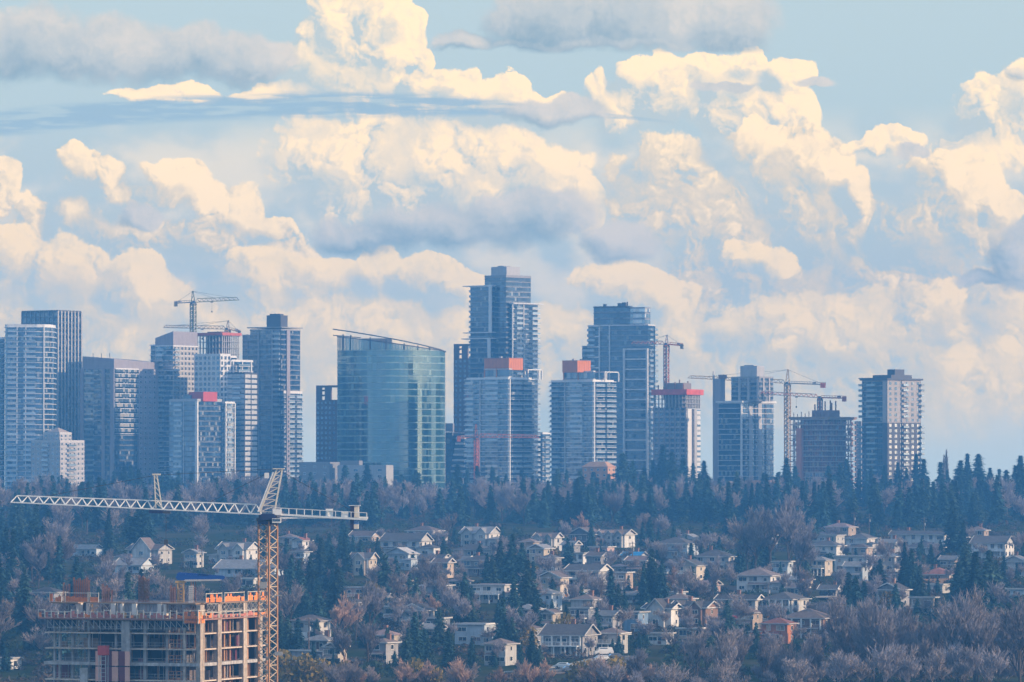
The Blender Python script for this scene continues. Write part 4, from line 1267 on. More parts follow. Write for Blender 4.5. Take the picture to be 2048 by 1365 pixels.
b = MB(); b.prism(offset_poly(rp, .5), 0, .24); sl = b.mesh('floor_slab', mat('slab_edge_concrete', (.60, .49, .41), .85, .25, 1.2, objvar=.1))
b = MB(); b.prism(offset_poly(rp, .62), -.05, .55); sl2 = b.mesh('floor_slab', cc_b)
levels = [zd - FH * (k + 1) for k in range(nfl)]
for k, zz in enumerate(levels):
    put('floor_slab', sl2 if k == 2 else sl, T, (0, 0, zz))
# columns, one long run each
def col(px=None, rpx=None, w_=.7, d_=.7, za=0, zb=None, m=cc, yo=0.0, xo=0.0, name='column'):
    x = -t.u(px) if px is not None else xo
    y = t.w(rpx) if rpx is not None else yo
    b = MB(); b.box(x - w_ / 2, x + w_ / 2, y - d_ / 2, y + d_ / 2, za, zb if zb is not None else zd - .3)
    return b.build(name, m, T)
for px, w_ in ((145, 1.7),): col(px, None, w_, 1.0, m=cc_b, za=zd - 3.0 * FH, yo=-.35)
for px in (300, 289, 262, 228, 172): col(px, None, .4, .6, m=cc_b, yo=.9)
for px in (112, 66, 36): col(px, None, .6, .7, m=cc_b, yo=1.0)
col(232, None, 1.6, 1.0, za=0, zb=zd - 3.2 * FH, m=cc_b, yo=-.2)
for rpx, w_ in ((1.5, 1.15), (32, 1.05), (78, 1.05), (107, .7)):
    col(None, rpx, .9, w_ * 1.6, zb=zd + (2.6 if rpx < 100 else -.3), xo=.35)
for rpx in (12, 20, 46, 56, 66, 88, 98): col(None, rpx, .4, .5, m=post_b, xo=-1.2, name='timber_column')
col(26, None, .45, .5, m=cc, yo=-.1)
# core and cross walls inside, so the floors are not see-through; near black paints in the shade
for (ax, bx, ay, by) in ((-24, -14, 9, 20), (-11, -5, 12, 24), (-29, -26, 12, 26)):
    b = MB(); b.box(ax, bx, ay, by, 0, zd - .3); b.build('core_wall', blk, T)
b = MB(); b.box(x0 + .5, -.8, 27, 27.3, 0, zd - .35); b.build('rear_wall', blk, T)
# shoring, stacked material and half-built partitions, floor by floor; board colours darkened for inner shade
rs = random.Random(5)
for k, zz in enumerate(levels[:6]):
    b = MB()
    for i in range(30):
        x = x0 * rs.random() * .97 - .3; y = rs.uniform(.8, 9)
        b.bar((x, y, zz + .25), (x, y, zz + FH), .12, .12, rs.randrange(2))
    for i in range(34):
        y = y1 * rs.random() * .95 + .5; x = -rs.uniform(.6, 6)
        b.bar((x, y, zz + .25), (x, y, zz + FH), .13, .13, rs.randrange(2))
    stuff(b.build('shoring', [post_b, cc_b], T))
    for i in range(5):
        x = x0 * rs.random() * .95 - 1; y = rs.uniform(1.5, 6)
        b = MB(); w_ = rs.uniform(.6, 1.6); b.box(x - w_, x + w_, y, y + .15, zz + .25, zz + FH - rs.choice((0.02, .9, 1.6)))
        b.build('partition', rs.choice((mat('shaded_gypsum', (.15, .13, .13)), plyw, mat('red_board', (.22, .06, .06)), conc_d)), T)
    for i in range(3):
        y = y1 * rs.uniform(.05, .9); x = -rs.uniform(1.5, 4)
        b = MB(); w_ = rs.uniform(.8, 2.2); b.box(x, x + .15, y - w_, y + w_, zz + .25, zz + FH - rs.choice((0.02, .7)))
        b.build('partition', rs.choice((mat('shaded_gypsum', (.15, .13, .13)), mat('purple_board', (.16, .05, .09)), conc_d)), T)
    for (a, c, yy) in ((-t.u(296), -t.u(150), -.3), (-t.u(140), -.6, -.3)):
        b = MB()
        for hh in (.55, 1.1): b.bar((a, yy, zz + .24 + hh), (c, yy, zz + .24 + hh), .06)
        n = int((c - a) / 2.4)
        for i in range(n + 1): b.bar((a + (c - a) * i / n, yy, zz + .24), (a + (c - a) * i / n, yy, zz + 1.4), .06)
        b.build('guard_rail', cr_grey, T)
b = MB(); b.box(-1.4, -1.25, t.w(39), t.w(46), levels[1] + .3, levels[0] - .1); b.build('blue_tarp', mat('blue_tarp', (.05, .20, .62), .5), T)
for lv in (0, 1, 2, 3):
    for q in (52, 42):
        x = -t.u(q); zz = levels[lv] + .25
        b = MB()
        for hh in (.1, .9, 1.6):
            b.box(x - .9, x + .9, .1, .9, zz + hh, zz + hh + .1)
        for dx in (-.85, .85): b.box(x + dx - .06, x + dx + .06, .1, .2, zz, zz + 1.75)
        b.build('material_rack', mat('rack_orange', (.55, .25, .12)), T)
# flying formwork under the deck
for (a, c) in ((306, 230), (222, 150), (138, 70), (64, 14)):
    xa, xb = -t.u(a), -t.u(c)
    b = MB()
    b.box(xa, xb, -1.2, 8, zd - .42, zd - .28, 0)
    n = max(3, int((xb - xa) / 1.2))
    for i in range(n + 1):
        x = xa + (xb - xa) * i / n
        b.bar((x, -.9, zd - .42), (x, -.9, zd - 2.0), .1, .1, 1)
        if i < n:
            x2 = xa + (xb - xa) * (i + 1) / n
            b.bar((x, -.9, zd - .5), (x2, -.9, zd - 1.9), .08, .08, 1); b.bar((x, -.9, zd - 1.9), (x2, -.9, zd - 1.9), .08, .08, 1)
        b.bar((x, 3, zd - .42), (x, 3, zd - 2.4), .1, .1, 1)
    b.build('form_table', [plyw, grey_l], T)
for (a, c) in ((300, 252), (76, 22)):
    b = MB(); b.box(-t.u(a), -t.u(c), -.6, .2, zd - 1.6, zd - .45); b.build('debris_net', mat('blue_black_net', (.04, .07, .11)), T)
# working deck, its edge and screens
b = MB(); b.prism([(x0 - 1.4, -1.6), (.9, -1.6), (.9, y1 + .5), (x0 - 1.4, y1 + .5)], zd - .27, zd); b.build('working_deck', mat('deck_ply', (.32, .18, .15), .9, .2), T)
def screen(p, q, za, zb, m, name='safety_screen'):
    p, q = Vector(p), Vector(q); d = (q - p); n = Vector((d.y, -d.x)).normalized() * .04
    b = MB(); L_ = d.length; k = max(1, int(L_ / .62))
    for i in range(k):                                   # mesh sheets tied between the rails, some slack or missing
        if rs.random() < .12: continue
        a_, c_ = p.lerp(q, i / k), p.lerp(q, (i + .94) / k)
        b.prism([tuple(a_ + n), tuple(c_ + n), tuple(c_ - n), tuple(a_ - n)], za + .12, za + (zb - za) * rs.choice((.52, .58, .64, .9)), 0)
    for c in (p, q): b.bar((c.x, c.y, za), (c.x, c.y, zb + .15), .1, .1, 1)
    b.bar((p.x, p.y, zb), (q.x, q.y, zb), .1, .1, 1); b.bar((p.x, p.y, (za + zb) / 2), (q.x, q.y, (za + zb) / 2), .07, .07, 1)
    b.build(name, [m, cream_c], T)
xa, n = x0 - 1.3, 22
for i in range(n):
    a, c = xa + (-2.2 - xa) * i / n, xa + (-2.2 - xa) * (i + .93) / n
    screen((a, -1.55), (c, -1.55), zd, zd + (1.15 if i % 5 else 1.45), safety_d if i % 7 else safety)
screen((-2.1, -1.56), (.8, -1.56), zd - .9, zd + 1.6, safety)
screen((.86, -1.5), (.86, 1.2), zd - .9, zd + 1.6, safety)
for i in range(9):
    a = 1.5 + (y1 - 2) * i / 9
    screen((.86, a), (.86, a + (y1 - 2) / 9 * .9), zd, zd + 1.1, safety if i in (0, 7, 8) else safety_d)
# storey being formed above the deck
zu = t.z(1207)
white_f = mat('white_column_form', (.66, .62, .58), .6, .08)
for px, wd in ((250, .9), (230, .7), (178, .9), (134, .9), (82, .8), (70, .6), (246, .3), (160, .5)):
    b = MB(); x = -t.u(px); b.box(x - wd / 2, x + wd / 2, .6, 1.5, zd, zu - .2); b.build('column_form', white_f, T)
for (a, c, yy) in ((158, 136, 1.6), (131, 84, 1.7), (272, 252, 2.0)):
    b = MB(); b.box(-t.u(a), -t.u(c), yy, yy + .3, zd, zu + (.1 if a < 200 else -.6), 0)
    n = max(2, int((a - c) / 7))
    for i in range(n + 1):
        x = -t.u(a) + (t.u(a) - t.u(c)) * i / n
        b.box(x - .05, x + .05, yy - .12, yy, zd, zu, 0)
    b.build('wall_form', formp, T)
def truss(p, q, za, zb, m=cr_grey):
    p, q = Vector(p), Vector(q); L = (q - p).length; n = max(2, int(L / 1.5))
    b = MB()
    for z_ in (za, zb): b.bar((p.x, p.y, z_), (q.x, q.y, z_), .12)
    for i in range(n):
        a, c = p.lerp(q, i / n), p.lerp(q, (i + 1) / n)
        b.bar((a.x, a.y, za), (c.x, c.y, zb), .08); b.bar((a.x, a.y, zb), (c.x, c.y, za), .08); b.bar((a.x, a.y, za), (a.x, a.y, zb), .08)
    b.build('form_truss', m, T)
for (a, c) in ((300, 252), (226, 180), (60, 8)):
    for yy in (.2, 4.0): truss((-t.u(a), yy), (-t.u(c), yy), zd + .9, zu - .25)
for i in range(4):
    a = 3 + i * (y1 - 4) / 4
    truss((.5, a), (.5, a + (y1 - 4) / 4 * .92), zu - 1.6, zu - .2); truss((-4, a), (-4, a + (y1 - 4) / 4 * .92), zu - 1.6, zu - .2)
for (a, c, ya, yb) in ((304, 246, -.2, 8), (228, 160, 1.0, 8), (160, 70, 1.2, 9), (68, 2, -.4, 8)):
    b = MB(); b.box(-t.u(a), -t.u(c) - .05, ya, yb, zu - .2, zu); b.build('form_deck', plyw, T)
b = MB(); b.box(-8, .75, 8.01, y1, zu - .2, zu); b.build('form_deck', plyw, T)
b = MB(); b.box(x0 + 1, -1, 14, 14.3, zd, zu + .2); b.build('wall_form', formp, T)
for (a, c) in ((306, 281), (273, 226), (222, 204)):
    screen((-t.u(a), -.15), (-t.u(c), -.15), zu, zu + 1.75, safety)
for (a, c) in ((8, 36), (41, 76), (83, 100), (106, 118)):
    screen((.74, t.w(a)), (.74, t.w(c)), zu, zu + 1.75, safety)
# starter bars
for (px, yy, n, wd, top) in ((288, 3, 3, 1.2, 1168), (262, 4, 9, 3.2, 1158), (208, 3, 3, .9, 1170), (196, 3, 2, .6, 1178), (142, 5, 4, .8, 1153), (131, 5, 4, .8, 1158), (72, 4, 3, .8, 1172)):
    b = MB()
    for i in range(n):
        x = -t.u(px) + wd * (i / max(1, n - 1) - .5)
        for q in (0, .5): b.bar((x, yy + q, zd + .2), (x + .05, yy + q, t.z(top + (i * 5) % 7)), .1)
    b.build('starter_bars', rust, T)
for rpx in (22, 26, 30):
    b = MB(); b.bar((-4, t.w(rpx), zd), (-4, t.w(rpx), t.z(1165)), .12); b.build('starter_bar', rust, T)
# hoist with its red cage
hx0, hx1 = -t.u(205), -t.u(134)
hm = mat('hoist_panel', (.80, .45, .36), .8, .1, objvar=.1); hd = mat('hoist_opening', (.20, .06, .08), .8)
for k in range(4):
    za = zd - 2.1 * FH - (k + 1) * FH
    if za < 0: break
    for (a, c, m) in ((0, .16, hm), (.48, .66, hm), (.66, .86, hd), (.86, 1.0, hm), (.16, .48, hd)):
        b = MB(); yq = -1.2 if m is hm else -.9
        b.box(hx0 + (hx1 - hx0) * a, hx0 + (hx1 - hx0) * c - .03, yq, yq + .2, za + .2, za + FH - .02)
        b.build('hoist_panel', m, T)
b = MB()
xm = hx0 + (hx1 - hx0) * .3
for dx in (-.7, .7):
    for dy in (-2.6, -1.6): b.bar((xm + dx, dy, 0), (xm + dx, dy, zd - 2.0 * FH), .14)
for k in range(40):
    z_ = k * .75
    if z_ < zd - 2 * FH: b.bar((xm - .7, -2.6, z_), (xm + .7, -2.6, z_), .09)
b.build('hoist_mast', grey_l, T)
b = MB(); b.box(xm - .9, xm + .9, -2.8, -1.5, zd - 2.35 * FH, zd - 1.75 * FH); b.build('hoist_cage', mat('hoist_red', (.55, .08, .07)), T)
# concrete placing boom: a thing of its own standing on the deck
pb = W(362, 900, 1008)
boom = thing('placing_boom', 'folded blue concrete placing boom on a yellow mast above the unfinished building', 'concrete pump', (pb.x, 1008, t.z0 + zu))
s8 = 1008 / F
zz = lambda row: EYE + (HORIZON - row) * s8 - (t.z0 + zu)
blu = mat('boom_blue', (.015, .07, .30), .4, .1)
b = lattice_mast(0, zz(1166), 1.1, 1.1, .22, .13); b.build('boom_mast', [cr_yel, cr_yel], boom)
b = MB(); b.box(-1.0, 1.0, -.8, .8, zz(1166), zz(1162)); b.build('slew_head', cr_yel, boom)
def arm(x_0, r0, x_1, r1, h0, h1, yy, m, name):
    b = MB()
    xa_, xb_ = (x_0 - 362) * s8, (x_1 - 362) * s8
    za_, zb_ = zz(r0), zz(r1)
    for (xx, zc, hh, x2, zc2, hh2) in ((xa_, za_, h0, xb_, zb_, h1),):
        P = [(xx, zc - hh / 2), (x2, zc2 - hh2 / 2), (x2 + .5, zc2), (x2, zc2 + hh2 / 2), (xx, zc + hh / 2), (xx - .4, zc)]
        n = len(P)
        for sd in (-.28, .28): b.face([(p_[0], yy + sd, p_[1]) for p_ in (P if sd < 0 else P[::-1])])
        for i in range(n):
            a, c = P[i], P[(i + 1) % n]
            b.face([(a[0], yy - .28, a[1]), (a[0], yy + .28, a[1]), (c[0], yy + .28, c[1]), (c[0], yy - .28, c[1])])
    b.build(name, m, boom)
arm(356, 1155, 446, 1156, 1.0, .7, -.4, blu, 'boom_section')
arm(358, 1149, 412, 1151, .8, .5, .3, blu, 'boom_section')
arm(398, 1152, 446, 1154, .6, .5, .3, blu, 'boom_section')
arm(372, 1161, 440, 1160, .34, .3, -.8, grey_l, 'delivery_pipe')
b = MB(); b.box((355 - 362) * s8, (372 - 362) * s8, -.6, .6, zz(1158), zz(1147)); b.build('boom_knuckle', blu, boom)
b = MB()
for k in range(9): b.box((379 - 362) * s8, (388 - 362) * s8, -1.9, -1.2, k * .36, k * .36 + .28)
o = b.build('panel_stack', grey_l, None, (pb.x + 0, 1008, t.z0 + zu)); tag(o, 'upright pale ribbed form panel beside the yellow boom mast', 'form panel')

rs2 = random.Random(77)
for i in range(34):
    x, y = x0 * rs2.random(), rs2.uniform(-.8, 12)
    b = MB(); w_, d_, h_ = rs2.uniform(.3, 1.2), rs2.uniform(.3, .8), rs2.uniform(.3, 1.3)
    if rs2.random() < .5:
        for k in range(4): b.box(x, x + w_ * 1.6, y, y + d_, zd + .02 + k * .16, zd + .15 + k * .16)
        b.build('timber_stack', plyw, T)
    else:
        b.box(x, x + w_, y, y + d_, zd + .02, zd + h_); b.box(x - .05, x + w_ + .05, y - .05, y + d_ + .05, zd + h_, zd + h_ + .08)
        b.build('tool_box', rs2.choice((grey_l, navy, cr_yel, formp)), T)
for i in range(30):
    x = x0 * rs2.random(); y = rs2.uniform(.5, 10)
    b = MB(); b.bar((x, y, zd), (x + rs2.uniform(-.2, .2), y, zu - .2), .1); b.bar((x, y, zd + .1), (x + rs2.choice((-1.2, 1.2)), y, zu - .6), .07)
    b.build('raking_prop', rs2.choice((cr_yel, cr_grey, post_b)), T)
# ------------------------------------------------------------------ houses
WALLS = {'white': (.60, .595, .59), 'cream': (.54, .47, .39), 'grey': (.33, .33, .35), 'blue': (.22, .34, .50), 'beige': (.48, .38, .31), 'brown': (.24, .15, .11),
         'orange': (.55, .22, .12), 'pale blue': (.50, .58, .66), 'pink': (.50, .36, .34), 'slate': (.22, .24, .28)}  # orange holds the low sun's glow on one house
ROOFS = {'dark': (.09, .085, .09), 'brown': (.17, .13, .12), 'grey': (.22, .215, .225), 'pink': (.28, .19, .18), 'blue': (.04, .25, .48), 'red': (.24, .10, .08), 'pale': (.42, .40, .40)}
def wall_m(k): return mat('siding ' + k, WALLS[k], .85, .12, .8, streak=.2, objvar=.22)
def roof_m(k): return mat('shingle ' + k, ROOFS[k], .9, .25, .9, objvar=.3)
_win = {}
def window_mesh(w_, h_, fr):
    key = (round(w_, 1), round(h_, 1), fr.name)
    if key not in _win:
        b = MB()
        b.box(-w_ / 2, w_ / 2, -.10, .02, 0, h_, 0)
        if w_ > 1.6:
            b.box(-w_ / 2 + .12, -.05, -.115, -.10, .12, h_ - .12, 1); b.box(.05, w_ / 2 - .12, -.115, -.10, .12, h_ - .12, 1)
        else:
            b.box(-w_ / 2 + .12, w_ / 2 - .12, -.115, -.10, .12, h_ - .12, 1)
        _win[key] = b.mesh('window', [fr, g_house])
    return _win[key]
HOUSES = []
trim = mat('painted_trim', (.50, .49, .48), .7, .1, objvar=.3)
rh = random.Random(21)
def house(x0, x1, base, kind, wall, roof, label, storeys=2, rz=None, gables=0, deck=False, garage=False, columns=False, side=.28, chimney=None):
    """x0..x1: visible width in the photograph, base: row of its footing; kind: hip, gable (end facing us), ridge (eaves facing us), flat"""
    D = depth_of(base + 6); s = D / F
    rz = R(rz if rz is not None else rh.uniform(-30, -16))
    tot = (x1 - x0) * s
    w_ = tot * (1 - side) / math.cos(rz); d_ = max(6.5, min(15, tot * side / max(.2, abs(math.sin(rz)))))
    cx = (x0 + x1) / 2
    p = W(cx, 900, D)
    zg = ground(D) - .5
    r = thing('house', label, 'house', (p.x, D, zg), rz, 'houses on the slope')
    HOUSES.append((x0, x1, base, D))
    wm, rm = wall_m(wall), roof_m(roof)
    H = storeys * 2.55 + .5
    hw, hd = w_ / 2, d_ / 2
    b = MB(); b.box(-hw, hw, -hd, hd, 0, H); b.build('wall', wm, r)
    e = .7
    b = MB(); f_ = MB()
    zt = H + .02
    if kind == 'hip':
        rise = min(hw, hd) * .40
        ra, rb = (-(hw - hd) if hw > hd else 0), (hw - hd if hw > hd else 0)
        ya, yb = (0, 0) if hw > hd else (-(hd - hw), hd - hw)
        c = [(-hw - e, -hd - e, zt), (hw + e, -hd - e, zt), (hw + e, hd + e, zt), (-hw - e, hd + e, zt)]
        t1, t2 = (ra, ya, zt + rise + .2), (rb, yb, zt + rise + .2)
        if hw > hd:
            b.face([c[0], c[1], t2, t1]); b.face([c[1], c[2], t2]); b.face([c[2], c[3], t1, t2]); b.face([c[3], c[0], t1])
        else:
            b.face([c[0], c[1], t1]); b.face([c[1], c[2], t2, t1]); b.face([c[2], c[3], t2]); b.face([c[3], c[0], t1, t2])
        b.face(c[::-1])
    elif kind in ('gable', 'ridge'):
        sl = .44 if kind == 'gable' else .36
        if kind == 'gable':
            rise = (hw + e) * sl
            A = [(-hw - e, -hd - e, zt), (hw + e, -hd - e, zt), (hw + e, hd + e, zt), (-hw - e, hd + e, zt)]
            t1, t2 = (0, -hd - e, zt + rise), (0, hd + e, zt + rise)
            b.face([A[0], t1, t2, A[3]]); b.face([A[1], A[2], t2, t1])
            b.face([A[0], A[3], A[2], A[1]])
            g = MB(); g.face([(-hw, -hd, H), (hw, -hd, H), (0, -hd, H + hw * sl)]); g.build('gable_wall', wm, r)
            g = MB(); g.face([(hw, hd, H), (-hw, hd, H), (0, hd, H + hw * sl)]); g.build('gable_wall', wm, r)
            f_.bar((A[0][0], -hd - e - .06, zt), (0, -hd - e - .06, zt + rise), .14, .36); f_.bar((0, -hd - e - .06, zt + rise), (A[1][0], -hd - e - .06, zt), .14, .36)
        else:
            rise = (hd + e) * sl
            A = [(-hw - e, -hd - e, zt), (hw + e, -hd - e, zt), (hw + e, hd + e, zt), (-hw - e, hd + e, zt)]
            t1, t2 = (-hw - e, 0, zt + rise), (hw + e, 0, zt + rise)
            b.face([A[0], A[1], t2, t1]); b.face([A[2], A[3], t1, t2])
            b.face([A[0], A[3], A[2], A[1]])
            g = MB(); g.face([(hw, -hd, H), (hw, hd, H), (hw, 0, H + hd * sl)]); g.build('gable_wall', wm, r)
            g = MB(); g.face([(-hw, hd, H), (-hw, -hd, H), (-hw, 0, H + hd * sl)]); g.build('gable_wall', wm, r)
            for xx in (hw + e + .05, -hw - e - .05):
                f_.bar((xx, -hd - e, zt), (xx, 0, zt + rise), .12, .32); f_.bar((xx, hd + e, zt), (xx, 0, zt + rise), .12, .32)
    else:
        b.box(-hw - .5, hw + .5, -hd - .5, hd + .5, zt, zt + .35); rise = .3
    ro = b.build('roof', rm, r)
    if kind != 'flat':
        f_.bar((-hw - e, -hd - e - .05, zt - .02), (hw + e, -hd - e - .05, zt - .02), .12, .26)
        f_.bar((hw + e + .05, -hd - e, zt - .02), (hw + e + .05, hd + e, zt - .02), .12, .26)
    else:
        f_.box(-hw - .6, hw + .6, -hd - .62, -hd - .5, zt + .02, zt + .42)
        f_.box(hw + .5, hw + .62, -hd - .5, hd + .5, zt + .02, zt + .42)
    f_.build('fascia', trim, ro)
    # cross gables on the front
    for k in range(gables):
        gw = w_ / (gables * 2 + .4); gx = -hw + w_ * (k + .5) / gables
        g = MB()
        ph = gw * .95
        g.box(gx - gw * .9 / 2 * 1.6, gx + gw * .9 / 2 * 1.6, -hd - 1.2, -hd + .01, 0, H, 0)
        hw2 = gw * .9 / 2 * 1.6
        g.face([(gx - hw2, -hd - 1.2, H), (gx + hw2, -hd - 1.2, H), (gx, -hd - 1.2, H + ph * .8)], 0)
        o2 = hw2 + .45
        g.face([(gx - o2, -hd - 1.7, H - .3), (gx, -hd - 1.7, H + ph * .85), (gx, 0, H + ph * .85), (gx - o2, 0, H - .3)], 1)
        g.face([(gx + o2, -hd - 1.7, H - .3), (gx + o2, 0, H - .3), (gx, 0, H + ph * .85), (gx, -hd - 1.7, H + ph * .85)], 1)
        g.bar((gx - o2, -hd - 1.76, H - .3), (gx, -hd - 1.76, H + ph * .85), .12, .3, 2); g.bar((gx, -hd - 1.76, H + ph * .85), (gx + o2, -hd - 1.76, H - .3), .12, .3, 2)
        g.build('front_gable', [wm, rm, trim], r)
        put('window', window_mesh(min(1.8, hw2), 1.4, white), r, (gx, -hd - 1.2, H - 1.9))
        if storeys > 1: put('window', window_mesh(min(2.0, hw2 * 1.2), 1.5, white), r, (gx, -hd - 1.2, H - 4.4))
    # lower wing with a roof of its own, and a porch roof between the storeys
    if rh.random() < .6 and w_ > 7:
        sd = rh.choice((-1, 1)); aw, ad, ah = w_ * rh.uniform(.28, .45), d_ * rh.uniform(.5, .8), 2.9 + rh.uniform(0, .8)
        ax = sd * (hw + aw / 2 - .4); ay = -hd - rh.uniform(.6, 2.4) + ad / 2
        g = MB(); g.box(ax - aw / 2, ax + aw / 2, ay - ad / 2, ay + ad / 2, 0, ah); an = g.build('wing', wm, r)
        g = MB(); o_ = .5
        c = [(ax - aw / 2 - o_, ay - ad / 2 - o_, ah + .02), (ax + aw / 2 + o_, ay - ad / 2 - o_, ah + .02), (ax + aw / 2 + o_, ay + ad / 2 + o_, ah + .02), (ax - aw / 2 - o_, ay + ad / 2 + o_, ah + .02)]
        tp_ = (ax, ay, ah + min(aw, ad) * .22)
        for i in range(4): g.face([c[i], c[(i + 1) % 4], tp_])
        g.face(c[::-1]); g.build('wing_roof', rm, an)
        g = MB(); g.bar((c[0][0], c[0][1] - .05, ah), (c[1][0], c[1][1] - .05, ah), .12, .24); g.build('wing_fascia', trim, an)
        put('window', window_mesh(min(2.2, aw * .5), 1.3, white), r, (ax, ay - ad / 2, 1.0))
    if storeys > 1 and not deck and rh.random() < .55:
        pw = hw * rh.uniform(.5, .95); px_ = rh.uniform(-1, 1) * (hw - pw)
        g = MB(); zp = .5 + 2.55 + .15
        g.face([(px_ - pw, -hd - 1.5, zp - .35), (px_ + pw, -hd - 1.5, zp - .35), (px_ + pw, -hd + .02, zp + .25), (px_ - pw, -hd + .02, zp + .25)])
        g.face([(px_ - pw, -hd - 1.5, zp - .40), (px_ - pw, -hd + .02, zp - .40), (px_ + pw, -hd + .02, zp - .40), (px_ + pw, -hd - 1.5, zp - .40)])
        po = g.build('porch_roof', rm, r)
        g = MB(); g.bar((px_ - pw, -hd - 1.53, zp - .38), (px_ + pw, -hd - 1.53, zp - .38), .08, .2); g.build('porch_fascia', trim, po)
    # windows, door, garage
    fr = white if wall not in ('white',) or rh.random() < .4 else mat('dark_window_frame', (.10, .10, .11), .5)
    nwin = max(2, int(w_ / 3.1))
    for st in range(storeys):
        zb_ = .5 + st * 2.55 + .75
        for k in range(nwin):
            if gables and abs(((k + .5) / nwin * gables) % 1 - .5) < .3: continue
            if rh.random() < .12: continue
            x = -hw + w_ * (k + .5) / nwin + rh.uniform(-.2, .2)
            if st == 0 and garage and k == 0: continue
            ww = rh.choice((1.2, 1.8, 2.4, 2.8)); hh = rh.choice((1.2, 1.4, 1.6))
            put('window', window_mesh(ww, hh, fr), r, (x, -hd, zb_))
        for k in range(max(1, int(d_ / 4.5))):
            put('window', window_mesh(rh.choice((1.0, 1.5)), 1.3, fr), r, (hw, -hd + d_ * (k + .5) / max(1, int(d_ / 4.5)), zb_), math.pi / 2)
    b = MB(); b.box(-.5, .5, -.08, .02, 0, 2.1, 0); b.box(-.58, -.5, -.1, .02, 0, 2.2, 1); b.box(.5, .58, -.1, .02, 0, 2.2, 1); b.box(-.58, .58, -.1, .02, 2.1, 2.22, 1)
    b.build('door', [mat('door_brown', (.13, .07, .05)), white], r, (w_ * .12, -hd, .5))
    if garage:
        b = MB(); b.box(-2.2, 2.2, -.1, .02, 0, 2.3, 0)
        for k in range(4): b.box(-2.1, 2.1, -.125, -.1, .1 + k * .55, .55 + k * .55, 0)
        b.build('garage_door', white, r, (-hw + 2.8, -hd, .25))
    if deck:
        zd_ = .5 + 2.55 * (storeys - 1)
        b = MB(); b.box(-hw * .85, hw * .85, -hd - 2.4, -hd - .01, zd_ - .25, zd_)
        b.bar((-hw * .85, -hd - 2.35, zd_ + 1), (hw * .85, -hd - 2.35, zd_ + 1), .1)
        n = int(w_ * .85 / .9)
        for k in range(n + 1): b.bar((-hw * .85 + hw * 1.7 * k / n, -hd - 2.35, zd_), (-hw * .85 + hw * 1.7 * k / n, -hd - 2.35, zd_ + 1), .06)
        dk = b.build('deck', white, r)
        for k in range(4):
            b = MB(); x = -hw * .82 + hw * 1.64 * k / 3; b.box(x - .13, x + .13, -hd - 2.35, -hd - 2.1, 0, zd_ - .25); b.build('deck_post', white, dk)
    if columns:
        for k in range(5):
            b = MB(); x = -hw * .9 + hw * 1.8 * k / 4; b.box(x - .2, x + .2, -hd - e - .1, -hd - e + .3, 0, H); b.build('column', white, r)
    if (chimney if chimney is not None else rh.random() < .45) and kind != 'flat':
        b = MB(); x = rh.uniform(-.5, .5) * hw; b.box(x - .5, x + .5, hd * .2, hd * .2 + .8, H, H + rise + 1.1, 0); b.box(x - .58, x + .58, hd * .2 - .08, hd * .2 + .88, H + rise + 1.1, H + rise + 1.3, 0)
        b.build('chimney', mat('chimney_brick', (.28, .15, .11)), r)
    return r
h = house
h(588, 618, 1103, 'gable', 'white', 'red', 'narrow white house with arched window right of the near crane mast')
h(586, 618, 1127, 'hip', 'pale blue', 'dark', 'small pale blue house below the narrow white gabled house')
h(700, 754, 1142, 'ridge', 'cream', 'dark', 'cream columned house with a central gable and steep dark roof', gables=1, columns=True, rz=-14)
h(759, 866, 1104, 'ridge', 'white', 'dark', 'long white house with dark ridge roof above the pale blue gabled one', garage=True)
h(814, 886, 1082, 'hip', 'white', 'brown', 'white house with brown hip roof highest behind the long white house')
h(922, 1000, 1087, 'ridge', 'white', 'grey', 'white house with twin front gables below the ridge trees', gables=2)
h(908, 990, 1108, 'hip', 'grey', 'dark', 'low grey house with bright white eaves beneath the twin-gabled white house', 1)
h(772, 834, 1131, 'gable', 'pale blue', 'pale', 'pale blue house with wide pale gabled roof')
h(834, 902, 1127, 'ridge', 'white', 'dark', 'white bungalow with long dark roof right of the pale gabled house', 1)
h(925, 997, 1145, 'hip', 'grey', 'dark', 'grey two-storey house with dark hip roof left of the big conifer clump')
h(688, 748, 1186, 'flat', 'pink', 'pink', 'low pink-roofed house below the cream columned house', 1, deck=True)
h(843, 905, 1198, 'hip', 'grey', 'dark', 'grey house behind a leafless tree in mid slope')
h(941, 1035, 1198, 'flat', 'white', 'pink', 'wide low house with flat pink roof and white carport', 2, deck=True)
h(769, 806, 1244, 'flat', 'white', 'dark', 'small flat-roofed white house among lower trees')
h(804, 868, 1251, 'gable', 'white', 'dark', 'white gabled house beside the small flat-roofed one', deck=True)
h(583, 662, 1273, 'hip', 'white', 'brown', 'white house on brown hip roof, nearest right of the crane mast', garage=True)
h(586, 656, 1316, 'flat', 'grey', 'dark', 'dark open carport house at the lower left of the slope', 1, deck=True)
h(750, 790, 1319, 'hip', 'grey', 'brown', 'small grey house just above the lit bare trees')
h(972, 1030, 1322, 'hip', 'white', 'brown', 'white hip-roofed house left of the lower street')
h(910, 992, 1281, 'flat', 'pale blue', 'grey', 'pale flat-roofed house half hid by lower conifers')
h(655, 690, 1328, 'gable', 'cream', 'grey', 'small cream gable beside the carport house')
h(232, 306, 1139, 'ridge', 'pale blue', 'grey', 'low pale blue house behind the unfinished building', 1, garage=True)
h(256, 344, 1122, 'ridge', 'white', 'brown', 'white house with lit right gable above the low pale blue house', gables=1)
h(436, 518, 1121, 'ridge', 'white', 'grey', 'white gabled house left of the near crane mast', gables=2)
h(428, 560, 1146, 'ridge', 'pale blue', 'grey', 'wide low house with white fascia crossing behind the crane mast', 1)
